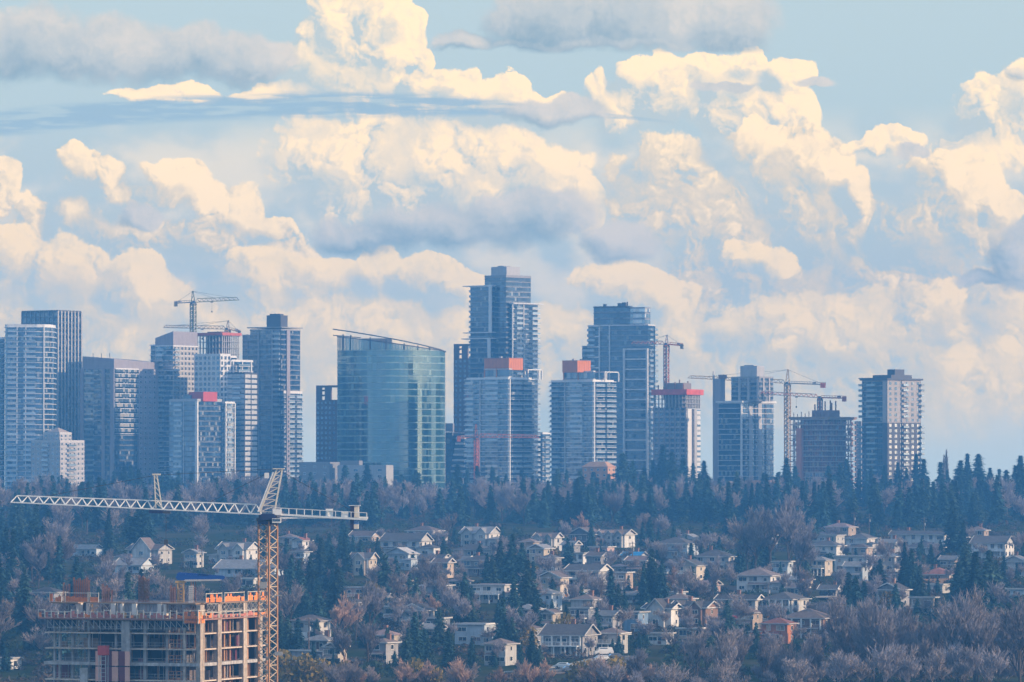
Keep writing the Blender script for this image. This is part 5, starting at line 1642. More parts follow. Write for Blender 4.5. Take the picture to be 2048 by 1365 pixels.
h(478, 520, 1168, 'flat', 'white', 'pale', 'white shed-roofed house touching the crane mast', 1)
h(-4, 38, 1332, 'flat', 'white', 'pale', 'white flat-roofed house at the left edge', 1)
h(370, 406, 1129, 'gable', 'white', 'grey', 'small white gable between two bare trees left of the crane')
h(1067, 1124, 1097, 'ridge', 'white', 'brown', 'house with two white-edged gables right of the big conifer clump', gables=2)
h(1140, 1203, 1090, 'gable', 'slate', 'brown', 'big brown steep-gabled house below the right orange-boxed tower', rz=-38)
h(1192, 1270, 1090, 'ridge', 'white', 'brown', 'house with several lit pointed gables beside the steep brown roof', gables=3)
h(1180, 1228, 1103, 'flat', 'pink', 'pink', 'low pink flat house in front of the steep gables', 1)
h(1142, 1176, 1131, 'flat', 'white', 'grey', 'tall narrow white two-storey house in mid slope', 2)
h(1062, 1102, 1120, 'gable', 'cream', 'grey', 'cream gabled house catching the sun below the two-gabled house')
h(1080, 1122, 1140, 'hip', 'grey', 'dark', 'grey hip-roofed house below the sunlit cream gable')
h(1243, 1293, 1120, 'ridge', 'white', 'blue', 'house under a bright blue tarpaulin roof', 1)
h(1130, 1222, 1167, 'ridge', 'white', 'dark', 'large white two-storey house with many windows above the lit road', deck=True)
h(1219, 1265, 1172, 'flat', 'beige', 'grey', 'beige flat-roofed house right of the many-windowed white one', deck=True)
h(1075, 1138, 1182, 'gable', 'cream', 'brown', 'cream house with broad gable above the road end')
h(1144, 1203, 1228, 'hip', 'white', 'brown', 'white house with brown hip roof just below the road')
h(1140, 1190, 1247, 'flat', 'slate', 'dark', 'dark slate house below the white one under the road', deck=True)
h(1082, 1118, 1257, 'gable', 'cream', 'brown', 'small cream gable left of the dark slate house')
h(1082, 1196, 1303, 'ridge', 'grey', 'dark', 'long dark-roofed house with white posts above the parked cars', deck=True, columns=True)
h(1194, 1255, 1299, 'hip', 'white', 'brown', 'white-framed house with wide windows above the parked white van', deck=True)
h(1251, 1292, 1256, 'flat', 'blue', 'pale', 'bright blue walled house in mid slope')
h(1288, 1362, 1247, 'ridge', 'white', 'dark', 'white house with lit right gable beside the blue one', gables=1)
h(1296, 1347, 1281, 'flat', 'white', 'grey', 'low white flat-roofed house below the blue one', 1)
h(1338, 1366, 1196, 'flat', 'pale blue', 'pale', 'tiny pale blue house right of the large lone conifer', 1)
h(1252, 1290, 1199, 'hip', 'white', 'grey', 'small white house left of the large lone conifer', 1)
h(1308, 1398, 1110, 'hip', 'pale blue', 'dark', 'wide house with dark hip roof and window band below the red-decked tower')
h(1388, 1474, 1137, 'hip', 'white', 'dark', 'big white house with sunlit right side, dark hip roof', side=.22, deck=True)
h(1318, 1368, 1138, 'gable', 'grey', 'dark', 'dark gabled roof left of the big sunlit white house', 1)
h(1472, 1564, 1177, 'hip', 'white', 'brown', 'white two-storey house with brown hip roof below the great bare tree')
h(1384, 1440, 1180, 'ridge', 'pink', 'pink', 'pink-roofed low house left of the brown-hipped white house', 1)
h(1436, 1522, 1228, 'ridge', 'white', 'dark', 'plain white block of a house with few windows, low on the slope', side=.12)
h(1522, 1618, 1227, 'hip', 'white', 'dark', 'white house with sunlit columned right side next to the plain white block', columns=True, side=.4)
h(1340, 1436, 1245, 'ridge', 'brown', 'dark', 'brown house with twin sunlit orange gables', gables=2)
h(1560, 1674, 1267, 'hip', 'brown', 'brown', 'broad brown hip-roofed house with white posts, lowest on the right', columns=True)
h(1522, 1592, 1279, 'hip', 'orange', 'red', 'house with low-sun orange put into its walls, red roof, by the bare wood')  # warm sunlight is put into the siding colour here
h(1612, 1676, 1225, 'hip', 'brown', 'dark', 'low dark brown house above the broad brown roof', 1)
h(1616, 1690, 1093, 'flat', 'white', 'grey', 'flat pale house with window row, upper right slope')
h(1620, 1690, 1114, 'hip', 'white', 'dark', 'white house with dark hip roof under the flat window-row house')
h(1624, 1662, 1145, 'hip', 'cream', 'grey', 'small cream house left of the modern white one', deck=True)
h(1666, 1760, 1137, 'flat', 'white', 'dark', 'modern white house with big windows and sunlit right wall', side=.35)
h(1638, 1682, 1189, 'ridge', 'white', 'dark', 'small white house left of the tall round conifer', 1)
h(1690, 1758, 1098, 'hip', 'white', 'dark', 'white house with sunlit right side behind the modern one', side=.4)
h(1650, 1712, 1074, 'hip', 'beige', 'pink', 'beige house with pinkish roof, topmost of the upper right group')
h(1782, 1898, 1090, 'ridge', 'white', 'dark', 'long white row with many windows, upper right slope', side=.1)
h(1808, 1890, 1103, 'hip', 'white', 'dark', 'white house with dark porch roofs below the long white row', 1)
h(1933, 1978, 1081, 'hip', 'beige', 'brown', 'beige brown-roofed house right of the ridge conifer')
h(1940, 2030, 1109, 'ridge', 'white', 'dark', 'white house with row of lit windows near the right edge', deck=True)
h(2002, 2064, 1148, 'gable', 'white', 'grey', 'broad grey gable cut by the right edge')
h(2000, 2064, 1190, 'flat', 'pale blue', 'grey', 'plain grey-blue flat house cut by the right edge', 1)
h(1756, 1802, 1137, 'hip', 'grey', 'grey', 'grey hip roof right of the modern white house')
h(1838, 1916, 1158, 'hip', 'cream', 'red', 'low cream house with long reddish roof', 1)
h(1730, 1782, 1231, 'flat', 'white', 'grey', 'white sunlit house alone above the bare wood', 1)
h(1908, 1938, 1014, 'hip', 'pink', 'pink', 'small pink roof among the ridge conifers at the right')
h(1020, 1075, 1232, 'ridge', 'beige', 'brown', 'beige house half hidden behind the central conifers', 1)
h(1700, 1745, 1180, 'hip', 'grey', 'brown', 'grey brown-roofed house behind the tall round conifer', 1)
h(700, 760, 1080, 'ridge', 'beige', 'brown', 'brown-roofed house in trees under the crane counterweight', 1)
h(560, 600, 1082, 'hip', 'beige', 'brown', 'brown roof just right of the crane mast head', 1)
h(60, 130, 1195, 'hip', 'grey', 'dark', 'dark-roofed house in the trees left of the unfinished building', 1)
h(140, 205, 1106, 'ridge', 'pale blue', 'grey', 'pale house in the trees at far left of the slope', 1)

for (a, c, bs, kd, wl_, rf, lb) in (
        (1040, 1078, 1106, 'hip', 'beige', 'brown', 'beige house with brown roof left of the two white-edged gables'),
        (1126, 1158, 1112, 'ridge', 'grey', 'grey', 'grey roof tucked between cream gable and steep brown house'),
        (1226, 1250, 1142, 'hip', 'beige', 'pink', 'small beige house under the blue tarpaulin roof'),
        (1176, 1216, 1136, 'ridge', 'grey', 'brown', 'grey house right of the tall narrow white one'),
        (1098, 1132, 1158, 'hip', 'beige', 'dark', 'beige house left of the many-windowed white one'),
        (1198, 1240, 1262, 'ridge', 'grey', 'grey', 'grey house left of the bright blue walls'),
        (1210, 1250, 1282, 'hip', 'beige', 'brown', 'beige hip-roofed house above the wide-windowed house'),
        (1046, 1082, 1290, 'hip', 'grey', 'brown', 'grey house left of the long dark-roofed one'),
        (868, 906, 1150, 'ridge', 'beige', 'brown', 'beige house under the white bungalow'),
        (902, 938, 1172, 'hip', 'grey', 'pink', 'grey pink-roofed house left of the wide carport house'),
        (790, 832, 1168, 'hip', 'beige', 'grey', 'beige hip-roofed house below the pale gabled one'),
        (748, 784, 1206, 'ridge', 'grey', 'brown', 'grey brown-roofed house in the leafless thicket'),
        (690, 730, 1234, 'hip', 'beige', 'dark', 'beige house in the trees below the pink flat roof'),
        (846, 886, 1290, 'ridge', 'beige', 'grey', 'beige gable peeping from the low conifers'),
        (1386, 1420, 1226, 'hip', 'grey', 'grey', 'grey hip-roofed house left of the plain white block'),
        (1480, 1520, 1256, 'hip', 'beige', 'brown', 'beige roof below the street of the plain white block'),
        (1578, 1612, 1186, 'ridge', 'beige', 'brown', 'beige house right of the brown-hipped white one'),
        (1420, 1452, 1262, 'ridge', 'pink', 'pink', 'pink house below the twin orange gables'),
        (1704, 1744, 1118, 'hip', 'beige', 'brown', 'beige brown-roofed house just behind the modern one'),
        (1762, 1800, 1108, 'ridge', 'grey', 'grey', 'grey house left of the dark porch roofs'),
        (1898, 1936, 1096, 'hip', 'grey', 'dark', 'grey house between long white row and lit-window house'),
        (1784, 1826, 1180, 'hip', 'beige', 'brown', 'beige house between the two right conifers'),
        (1960, 2004, 1166, 'hip', 'grey', 'brown', 'grey brown-roofed house behind the right-hand conifers'),
        (1880, 1920, 1128, 'ridge', 'beige', 'grey', 'beige house left of the grey conifer mass at right')):
    h(a, c, bs, kd, wl_, rf, lb, rh.choice((1, 2)))

# smaller houses packed between them, each told by its colours and its place
PACK = {}
tries = 0
while sum(len(v) for v in PACK.values()) < 26 and tries < 4000:
    tries += 1
    px = rh.uniform(760, 1900) if rh.random() < .8 else rh.uniform(560, 2040); row = rh.uniform(1078, 1296)
    wd = rh.uniform(34, 54) * (1 + (row - 1080) / 600)
    if row > 1240 and px > 1560: continue
    if any(abs(px - (a + c) / 2) < (c - a) * .42 + wd * .42 and abs(row - bs) < 15 for (a, c, bs, D_) in HOUSES): continue
    kd = rh.choice(('hip', 'hip', 'ridge', 'gable', 'flat')); wl_ = rh.choice(('grey', 'beige', 'white', 'pale blue', 'cream', 'slate')); rf = rh.choice(('brown', 'grey', 'grey', 'dark', 'pink'))
    o = h(px - wd / 2, px + wd / 2, row, kd, wl_, rf, 'house', rh.choice((1, 1, 2)), deck=rh.random() < .2)
    near = min(((10, 'rounded banded'), (390, 'red-boxed'), (650, 'first brick'), (780, 'curved teal'), (1000, 'tallest'), (1170, 'right orange-boxed'), (1270, 'laddered'), (1360, 'red-decked'), (1490, 'stepped'), (1650, 'scaffolded'), (1785, 'dark-capped')), key=lambda q: abs(q[0] - px))[1]
    band = 'upper slope' if row < 1120 else 'mid slope' if row < 1200 else 'low slope'
    lab = 'small %s house with %s %s roof, %s below %s tower' % (wl_, rf, {'hip': 'hip', 'ridge': 'ridge', 'gable': 'gable', 'flat': 'flat'}[kd], band, near)
    PACK.setdefault(lab, []).append((px, o))
for lab, lst in PACK.items():
    lst.sort(key=lambda q: q[0])
    for i, (px, o) in enumerate(lst):
        o['label'] = lab if len(lst) == 1 else lab + (', leftmost', ', next right', ', third', ', fourth')[min(i, 3)]
# ------------------------------------------------------------------ trees
bark = mat('bark', (.075, .06, .05), .95, .2)
bark_p = mat('pale_bark', (.17, .125, .11), .95, .2)
fir_m = [foliage('fir_needles', (.048, .104, .104)), foliage('cedar_needles', (.064, .114, .098)), foliage('dark_fir_needles', (.038, .086, .092))]
twig_m = [foliage('grey_twigs', (.26, .24, .265), .3, 0.1), foliage('brown_twigs', (.28, .24, .235), .3, 0.1), foliage('reddish_twigs', (.46, .31, .24), .3, .1)]
last_m = foliage('last_yellow_leaves', (.20, .15, .045), .3, .2)
hedge_m = foliage('hedge_leaves', (.050, .075, .045))
rt = random.Random(99)
def conifer_mesh(seed, H, Rm, shape, m, n_lay, sparse=0.0):
    r = random.Random(seed)
    tr = MB(); tr.tube((0, 0, -1), (0, 0, H * .55), H * .016 + .1, H * .009 + .05, 6); tr.tube((0, 0, H * .55), (0, 0, H * .985), H * .009 + .05, .04, 5)
    cr = MB()
    z = H * (.06 if sparse < .3 else .28)
    while z < H * .99:
        f = z / H
        if shape == 'fir': rad = Rm * (1 - f) ** .8 * (0.75 + .25 * math.sin(f * 3)) + .25
        elif shape == 'cedar': rad = Rm * (1 - f ** 1.35) ** .85 + .2
        else: rad = Rm * (.55 + .45 * math.sin(min(1, f * 1.25) * math.pi)) * (1 - f ** 6)
        rad *= r.uniform(.72, 1.2)
        nb = max(6, int(7 + rad * 2.4))
        off = r.random() * 6.28
        for k in range(nb):
            if r.random() < sparse: continue
            a = off + k * 6.283 / nb + r.uniform(-.35, .35)
            L = rad * r.uniform(.65, 1.12)
            dz = -L * r.uniform(.18, .42) if shape != 'pine' else L * r.uniform(-.15, .2)
            ca, sa = math.cos(a), math.sin(a)
            ns = max(2, int(L / .6))
            for j in range(ns):
                t0 = (j + .35) / ns
                q = r.uniform(.55, 1.1) * 1.3
                c = Vector((ca * L * t0, sa * L * t0, z + dz * t0 ** 1.4 + r.uniform(-.25, .25)))
                d1 = Vector((ca + r.uniform(-.6, .6), sa + r.uniform(-.6, .6), r.uniform(-.7, .1))).normalized() * q * 1.1
                d2 = Vector((-sa + r.uniform(-.4, .4), ca + r.uniform(-.4, .4), r.uniform(-.5, .3))).normalized() * q * .55
                cr.face([c - d1 * .5 - d2, c - d1 * .3 + d2, c + d1])
                d3 = Vector((r.uniform(-.5, .5), r.uniform(-.5, .5), -1)).normalized() * q * .8
                cr.face([c - d2 * .8, c + d2 * .8, c + d3])
        z += H / n_lay * r.uniform(.75, 1.2)
    return tr.mesh('trunk', bark), cr.mesh('crown', m)
def bare_mesh(seed, H, spread, m, fine=1.0, fast=False, trunk_m=None):
    r = random.Random(seed)
    tr, cr = MB(), MB()
    def grow(p, d, L, rad, lv):
        q = p + d * L
        if lv <= 1: tr.tube(p, q, rad, rad * .72, 5)
        elif lv <= 3: (tr if lv == 2 else cr).tri_bar(p, q, rad, rad * .7)
        if lv >= 5:
            n_ = Vector((r.uniform(-1, 1), r.uniform(-1, 1), r.uniform(-1, 1))).normalized()
            w_ = d.cross(n_).normalized() * (.055 * fine)
            cr.face([p - w_, p + w_, q])
            return
        if lv == 4:
            cr.tri_bar(p, q, .05 * fine, .03 * fine)
        n = (2, 3, 4, 4, 5)[lv] if lv else 3
        n += r.randrange(2)
        for k in range(n):
            t0 = r.uniform(.45, 1.0) if lv else r.uniform(.6, 1.0)
            ax = Vector((r.uniform(-1, 1), r.uniform(-1, 1), r.uniform(-.3, .5)))
            nd = (d * (1.15 if not fast else 2.0) + ax * spread + Vector((0, 0, .28 if not fast else .7))).normalized()
            grow(p.lerp(q, t0), nd, L * r.uniform(.55, .8), rad * .55, lv + 1)
        if lv < 4:
            nd = (d + Vector((r.uniform(-.25, .25), r.uniform(-.25, .25), .1))).normalized()
            grow(q, nd, L * r.uniform(.7, .85), rad * .68, lv + 1)
    grow(Vector((0, 0, -.6)), Vector((r.uniform(-.05, .05), r.uniform(-.05, .05), 1)).normalized(), H * .27, H * .016, 0)
    zs_ = sorted(v[2] for v in cr.v)
    top = zs_[int(len(zs_) * .985)]
    k = H / max(1, top)
    for b_ in (tr, cr): b_.v = [(x * k, y * k, z * k) for x, y, z in b_.v]
    return tr.mesh('trunk', trunk_m or bark), cr.mesh('crown', m)
CON = [conifer_mesh(1, 24, 5.6, 'fir', fir_m[0], 34), conifer_mesh(2, 24, 4.9, 'fir', fir_m[2], 36), conifer_mesh(3, 24, 5.8, 'cedar', fir_m[1], 32),
       conifer_mesh(4, 24, 5.0, 'cedar', fir_m[0], 32), conifer_mesh(5, 24, 4.2, 'fir', fir_m[2], 34, .2), conifer_mesh(6, 24, 6.0, 'pine', fir_m[2], 26, .1),
       conifer_mesh(7, 24, 4.2, 'fir', fir_m[0], 30, .35)]
BARE = [bare_mesh(11, 16, .85, twig_m[0]), bare_mesh(12, 16, .95, twig_m[1]), bare_mesh(13, 16, .75, twig_m[0]), bare_mesh(14, 16, 1.05, twig_m[1]), bare_mesh(15, 16, .8, twig_m[2])]
def poplar_mesh(seed, H, m):
    r = random.Random(seed); tr, cr = MB(), MB()
    tr.tube((0, 0, -.6), (0, 0, H * .6), .28, .14, 6); tr.tube((0, 0, H * .6), (0, 0, H), .14, .03, 5)
    for k in range(210):
        f = r.uniform(.08, .97); a = r.random() * 6.283
        L = H * (.20 * math.sin(min(1, f * 1.15) * math.pi) ** .5 * (1 - f * .45)) * r.uniform(.6, 1.1) + .4
        d = Vector((math.cos(a) * .27, math.sin(a) * .27, 1)).normalized()
        p = Vector((0, 0, H * f)); q = p + d * L
        if q.z > H * 1.02: q = p + d * max(.3, (H * 1.02 - p.z))
        cr.tri_bar(p, q, .05, .02)
        for j in range(9):
            t0 = r.uniform(.15, 1); c = p.lerp(q, t0); e = c + Vector((r.uniform(-.4, .4), r.uniform(-.4, .4), r.uniform(.5, 1.3)))
            w_ = Vector((r.uniform(-1, 1), r.uniform(-1, 1), 0)).normalized() * .05
            cr.face([c - w_, c + w_, e])
    return tr.mesh('trunk', bark_p), cr.mesh('crown', m)
POP = [poplar_mesh(21, 20, twig_m[1]), poplar_mesh(22, 20, twig_m[0])]
def shrub_mesh(seed, m, w_=1.5, h_=2.0):
    r = random.Random(seed); cr = MB()
    for k in range(240):
        a, e_ = r.random() * 6.283, r.random()
        rr = w_ * math.sqrt(r.random()) * (1 - .25 * e_)
        c = Vector((math.cos(a) * rr, math.sin(a) * rr, h_ * e_ * (1 - .35 * (rr / w_) ** 2)))
        u_ = Vector((r.uniform(-1, 1), r.uniform(-1, 1), r.uniform(-1, 1))).normalized() * .34
        v_ = u_.cross(Vector((r.uniform(-1, 1), r.uniform(-1, 1), r.uniform(-1, 1)))).normalized() * .26
        cr.face([c - u_, c + v_, c + u_, c - v_])
    tr = MB(); tr.tube((0, 0, -.4), (0, 0, h_ * .5), .12, .06, 5)
    return tr.mesh('trunk', bark), cr.mesh('crown', m)
SHR = [shrub_mesh(31, hedge_m), shrub_mesh(32, fir_m[1], 1.2, 2.6), shrub_mesh(33, last_m, 2.2, 4.0)]

NEAR = [(10, 'the rounded banded tower'), (115, 'the pyramid-capped tower'), (235, 'the mauve block'), (390, 'the red-boxed tower'), (530, 'the black-penthouse tower'),
        (650, 'the first brick tower'), (780, 'the curved teal tower'), (905, 'the second brick tower'), (1000, 'the tallest tower'), (1090, 'the small pale tower'),
        (1170, 'the right orange-boxed tower'), (1270, 'the laddered tower'), (1360, 'the red-decked tower'), (1490, 'the stepped tower'), (1575, 'the free-standing crane'),
        (1650, 'the scaffolded tower'), (1785, 'the dark-capped tower'), (1910, 'the sky right of towers'), (2030, 'the right picture edge')]
def place_name(px, row):
    near = min(NEAR, key=lambda q: abs(q[0] - px))[1]
    band = 'on the ridge under' if row < 1040 else 'on upper slope below' if row < 1110 else 'mid slope below' if row < 1200 else 'low slope below' if row < 1300 else 'at slope foot below'
    return band + ' ' + near
TREES = []
def tree(kind, px, D, hgt, var=None, wide=1.0, adj=None):
    pool = {'conifer': CON, 'bare': BARE, 'poplar': POP, 'shrub': SHR}[kind]
    ref = {'conifer': 24., 'bare': 16., 'poplar': 20., 'shrub': 2.4}[kind]
    k = var if var is not None else rt.randrange(len(pool))
    tm, cm = pool[k]
    row = row_of(D)
    nm = {'conifer': 'conifer', 'bare': 'leafless_tree', 'poplar': 'poplar', 'shrub': 'shrub'}[kind]
    size = ('tall ' if hgt > 19 else 'small ' if hgt < 11 else '') if kind in ('conifer', 'bare') else ''
    what = {'conifer': 'dark conifer', 'bare': 'leafless tree', 'poplar': 'narrow leafless poplar', 'shrub': 'low green shrub'}[kind]
    if kind == 'shrub' and k == 2: what = 'yellow-leaved shrub'
    lab = size + what + ' ' + place_name(px, row)
    p = W(px, 900, D)
    root = thing(nm, lab, {'conifer': 'tree', 'bare': 'tree', 'poplar': 'tree', 'shrub': 'shrub'}[kind], (p.x, D, ground(D) + .1), rt.random() * 6.28, lab)
    sc = hgt / ref
    root.scale = (sc * wide, sc * wide, sc)
    if kind != 'shrub': root.rotation_euler = (rt.gauss(0, .025), rt.gauss(0, .025), rt.random() * 6.28)
    put('trunk', tm, root); put('crown', cm, root)
    TREES.append((px, row, D, hgt, root))
def tree_top(kind, px, row_top, D, var=None, wide=1.0):
    tree(kind, px, D, EYE + (HORIZON - row_top) * D / F - ground(D), var, wide)
# ridge silhouettes
for (px, top, k) in ((228, 942, 2), (246, 933, 3), (262, 930, 0), (281, 938, 2), (300, 958, 1), (66, 965, 0), (112, 962, 1), (185, 968, 3), (345, 962, 1), (425, 950, 0), (448, 958, 3), (470, 962, 1),
                     (600, 952, 1), (622, 945, 2), (650, 955, 0), (690, 930, 0), (736, 927, 1), (760, 952, 3), (830, 948, 1), (912, 930, 0), (958, 932, 1), (987, 934, 0), (1012, 948, 3), (1042, 941, 1), (1066, 952, 0),
                     (1112, 958, 1), (1132, 940, 0), (1165, 955, 3), (1190, 944, 2), (1215, 948, 3), (1246, 906, 2), (1262, 920, 3), (1290, 936, 1), (1308, 920, 1), (1326, 890, 1), (1346, 904, 2), (1366, 915, 3), (1384, 926, 0), (1408, 922, 4),
                     (1448, 968, 0), (1490, 955, 1), (1522, 964, 3), (1556, 946, 4), (1574, 916, 1), (1590, 932, 0), (1616, 955, 2), (1656, 932, 3), (1680, 926, 2), (1694, 918, 2), (1716, 938, 4), (1742, 936, 1), (1768, 930, 0), (1797, 924, 3), (1812, 936, 2),
                     (1832, 908, 4), (1846, 919, 6), (1880, 925, 6), (1918, 920, 3), (1936, 908, 1), (1958, 908, 0), (1982, 935, 3), (2012, 940, 2), (2030, 930, 3), (2042, 912, 1), (2058, 920, 0), (1400, 958, 3), (1640, 960, 1), (860, 957, 3), (1150, 968, 2)):
    tree_top('conifer', px, top, rt.uniform(2700, 2880), k, rt.uniform(1.0, 1.65))
tree_top('poplar', 1892, 902, 2790, 0); tree_top('poplar', 1886, 912, 2760, 1); tree_top('poplar', 1846, 960, 2620, 0, 1.2); tree_top('poplar', 1950, 985, 2600, 1); tree_top('poplar', 2014, 980, 2600, 0); tree_top('poplar', 1405, 975, 2650, 1)
def clear_of_houses(px, row, hpx, wpx):
    for (x0, x1, base, D) in HOUSES:
        hh = 46 * 2200 / D
        if row > base - 4 and row - hpx < base - 6 and px + wpx > x0 + 4 and px - wpx < x1 - 4:
            return False
    return True
# wood on the ridge and upper slope
n = 0
while n < 190:
    px = rt.uniform(-30, 2080); D = rt.uniform(2180, 2860)
    if D < 2320 and not (px < 420 or 600 < px < 760 or 1440 < px < 1610): continue
    bare = rt.random() < (.62 if (px < 660 or 760 < px < 1020) else .34)
    top_lim = 944 if px < 1240 else 940
    hg = rt.uniform(11, 18) if bare else rt.uniform(15, 25)
    hg = min(hg, EYE + (HORIZON - (top_lim + rt.uniform(6, 40))) * D / F - ground(D))
    if hg < 7: continue
    tree('bare' if bare else 'conifer', px, D, hg, None if not bare else rt.randrange(4), rt.uniform(.9, 1.25)); n += 1
# trees that stand out on the slope: kind, column, top row, foot row
for (k, px, top, foot, v, wd) in (('conifer', 640, 1075, 1170, 2, 1.2), ('conifer', 662, 1090, 1185, 3, 1.2), ('conifer', 690, 1068, 1150, 0, 1.1), ('conifer', 622, 1110, 1200, 2, 1.2), ('conifer', 676, 1130, 1230, 2, 1.3), ('conifer', 606, 1140, 1240, 3, 1.2),
        ('conifer', 1000, 1082, 1175, 2, 1.3), ('conifer', 1022, 1068, 1180, 0, 1.3), ('conifer', 1044, 1085, 1195, 3, 1.2), ('conifer', 1058, 1120, 1250, 2, 1.2), ('conifer', 1030, 1150, 1260, 0, 1.2), ('conifer', 986, 1110, 1190, 2, 1.2), ('conifer', 1072, 1175, 1268, 3, 1.0),
        ('conifer', 1306, 1098, 1208, 2, 1.25), ('conifer', 1324, 1118, 1210, 3, 1.1), ('conifer', 1288, 1128, 1210, 0, 1.1), ('conifer', 1238, 1168, 1242, 2, 1.0), ('conifer', 1252, 1180, 1240, 3, 1.0), ('conifer', 1134, 1210, 1260, 0, 1.2),
        ('conifer', 1700, 1145, 1250, 2, 1.25), ('conifer', 1686, 1170, 1252, 3, 1.2), ('conifer', 1758, 1118, 1205, 2, 1.2), ('conifer', 1742, 1140, 1205, 3, 1.2), ('conifer', 1820, 1098, 1206, 0, 1.2), ('conifer', 1838, 1130, 1210, 2, 1.1), ('conifer', 1806, 1120, 1205, 3, 1.1),
        ('conifer', 1926, 1040, 1110, 0, 1.3), ('conifer', 1905, 1000, 1105, 1, 1.2), ('conifer', 1880, 1080, 1130, 5, 1.1), ('conifer', 1930, 1085, 1190, 2, 1.4), ('conifer', 1948, 1105, 1240, 0, 1.4), ('conifer', 1975, 1100, 1230, 2, 1.3), ('conifer', 1914, 1125, 1230, 3, 1.2), ('conifer', 1995, 1120, 1210, 2, 1.2), ('conifer', 1960, 1160, 1290, 3, 1.3),
        ('conifer', 1985, 1210, 1330, 0, 1.3), ('conifer', 2020, 1205, 1330, 2, 1.3), ('conifer', 1960, 1250, 1345, 2, 1.3), ('conifer', 2042, 1250, 1350, 3, 1.2), ('conifer', 1840, 1255, 1330, 3, 1.0), ('conifer', 1800, 1275, 1340, 2, 1.0), ('conifer', 1770, 1250, 1335, 1, .9),
        ('conifer', 928, 1165, 1262, 0, 1.2), ('conifer', 944, 1195, 1262, 2, 1.1), ('conifer', 880, 1215, 1300, 2, 1.1), ('conifer', 900, 1255, 1345, 0, 1.2), ('conifer', 836, 1262, 1340, 3, 1.2), ('conifer', 860, 1275, 1350, 2, 1.2), ('conifer', 815, 1255, 1330, 2, 1.1), ('conifer', 945, 1275, 1345, 3, 1.1), ('conifer', 775, 1255, 1310, 2, 1.0),
        ('conifer', 1062, 1262, 1350, 0, 1.2), ('conifer', 1078, 1290, 1355, 2, 1.1), ('conifer', 1040, 1290, 1352, 3, 1.1), ('conifer', 988, 1290, 1330, 2, 1.1), ('conifer', 1400, 1240, 1308, 2, 1.2), ('conifer', 1455, 1232, 1312, 3, 1.2), ('conifer', 1472, 1255, 1315, 2, 1.1), ('conifer', 1512, 1245, 1310, 2, 1.1), ('conifer', 1380, 1265, 1320, 0, 1.1), ('conifer', 1280, 1265, 1312, 1, 1.1), ('conifer', 1588, 1270, 1320, 5, 1.0),
        ('bare', 1540, 1008, 1150, 0, 1.2), ('bare', 1510, 1030, 1150, 1, 1.1), ('bare', 1575, 1025, 1152, 2, 1.1), ('bare', 1495, 1060, 1150, 2, 1.0), ('bare', 1600, 1070, 1160, 0, 1.0), ('bare', 1425, 1140, 1195, 2, 1.0), ('bare', 1160, 1032, 1085, 4, 1.1), ('bare', 1290, 1030, 1085, 3, 1.1), ('bare', 890, 1150, 1215, 1, 1.2), ('bare', 860, 1120, 1200, 0, 1.1), ('bare', 800, 1150, 1230, 3, 1.1), ('bare', 820, 1190, 1250, 1, 1.3), ('bare', 860, 1195, 1250, 4, 1.3),
        ('bare', 740, 1175, 1280, 0, 1.1), ('bare', 712, 1200, 1290, 1, 1.1), ('bare', 676, 1200, 1300, 4, 1.0), ('bare', 690, 1260, 1345, 0, 1.1), ('bare', 735, 1250, 1340, 2, 1.1), ('bare', 580, 1180, 1280, 1, 1.0), ('bare', 565, 1100, 1190, 0, 1.0), ('bare', 1610, 1160, 1225, 2, 1.0), ('bare', 1595, 1135, 1190, 1, 1.1), ('bare', 1390, 1155, 1215, 1, 1.2), ('bare', 1350, 1140, 1200, 4, 1.1)):
    tree_top(k, px, top, depth_of(foot), v, wd)
# trees at the left, behind the unfinished building
n = 0
while n < 70:
    px = rt.uniform(-20, 590); row = rt.uniform(1095, 1350)
    D = depth_of(row)
    bare = rt.random() < .42
    hg = rt.uniform(10, 16) if bare else rt.uniform(12, 21)
    if not clear_of_houses(px, row, hg * F / D, 14): continue
    tree('bare' if bare else 'conifer', px, D, hg, None if not bare else rt.randrange(4), rt.uniform(.9, 1.25)); n += 1
# bare wood along the bottom right, and the lit thicket bottom centre
n = 0
while n < 84:
    px = rt.uniform(1235, 2080)
    D = rt.uniform(1215, 1330)
    top = 1282 + (1500 - min(px, 1500)) * .12 + rt.uniform(-26, 40)
    if px > 1640: top -= rt.uniform(20, 75)
    if px < 1330 and top < 1300: continue
    tree_top('bare', px, top, D, rt.choice((0, 0, 1, 2, 2, 3)), rt.uniform(.7, 1.0)); n += 1
for k in range(30):
    px = rt.uniform(660, 1090) if k < 22 else rt.uniform(1150, 1250)
    tree_top('bare', px, rt.uniform(1318, 1345), rt.uniform(1205, 1240), rt.choice((4, 4, 1)), rt.uniform(1.0, 1.3))
for k in range(8):
    px = rt.uniform(1180, 1330); tree_top('bare', px, rt.uniform(1335, 1350), 1225, 4, 1.2)
# garden trees and shrubs among the houses
n = tries = 0
while n < 95 and tries < 6000:
    tries += 1
    px = rt.uniform(560, 2060); row = rt.uniform(1085, 1325)
    D = depth_of(row)
    k = rt.choice(('bare', 'bare', 'conifer', 'shrub', 'shrub'))
    hg = {'bare': rt.uniform(6, 11), 'conifer': rt.uniform(6, 13), 'shrub': rt.uniform(1.8, 4.2)}[k]
    if not clear_of_houses(px, row, hg * F / D * .8, 5): continue
    tree(k, px, D, hg, rt.randrange(4) if k == 'bare' else None, rt.uniform(.9, 1.3)); n += 1

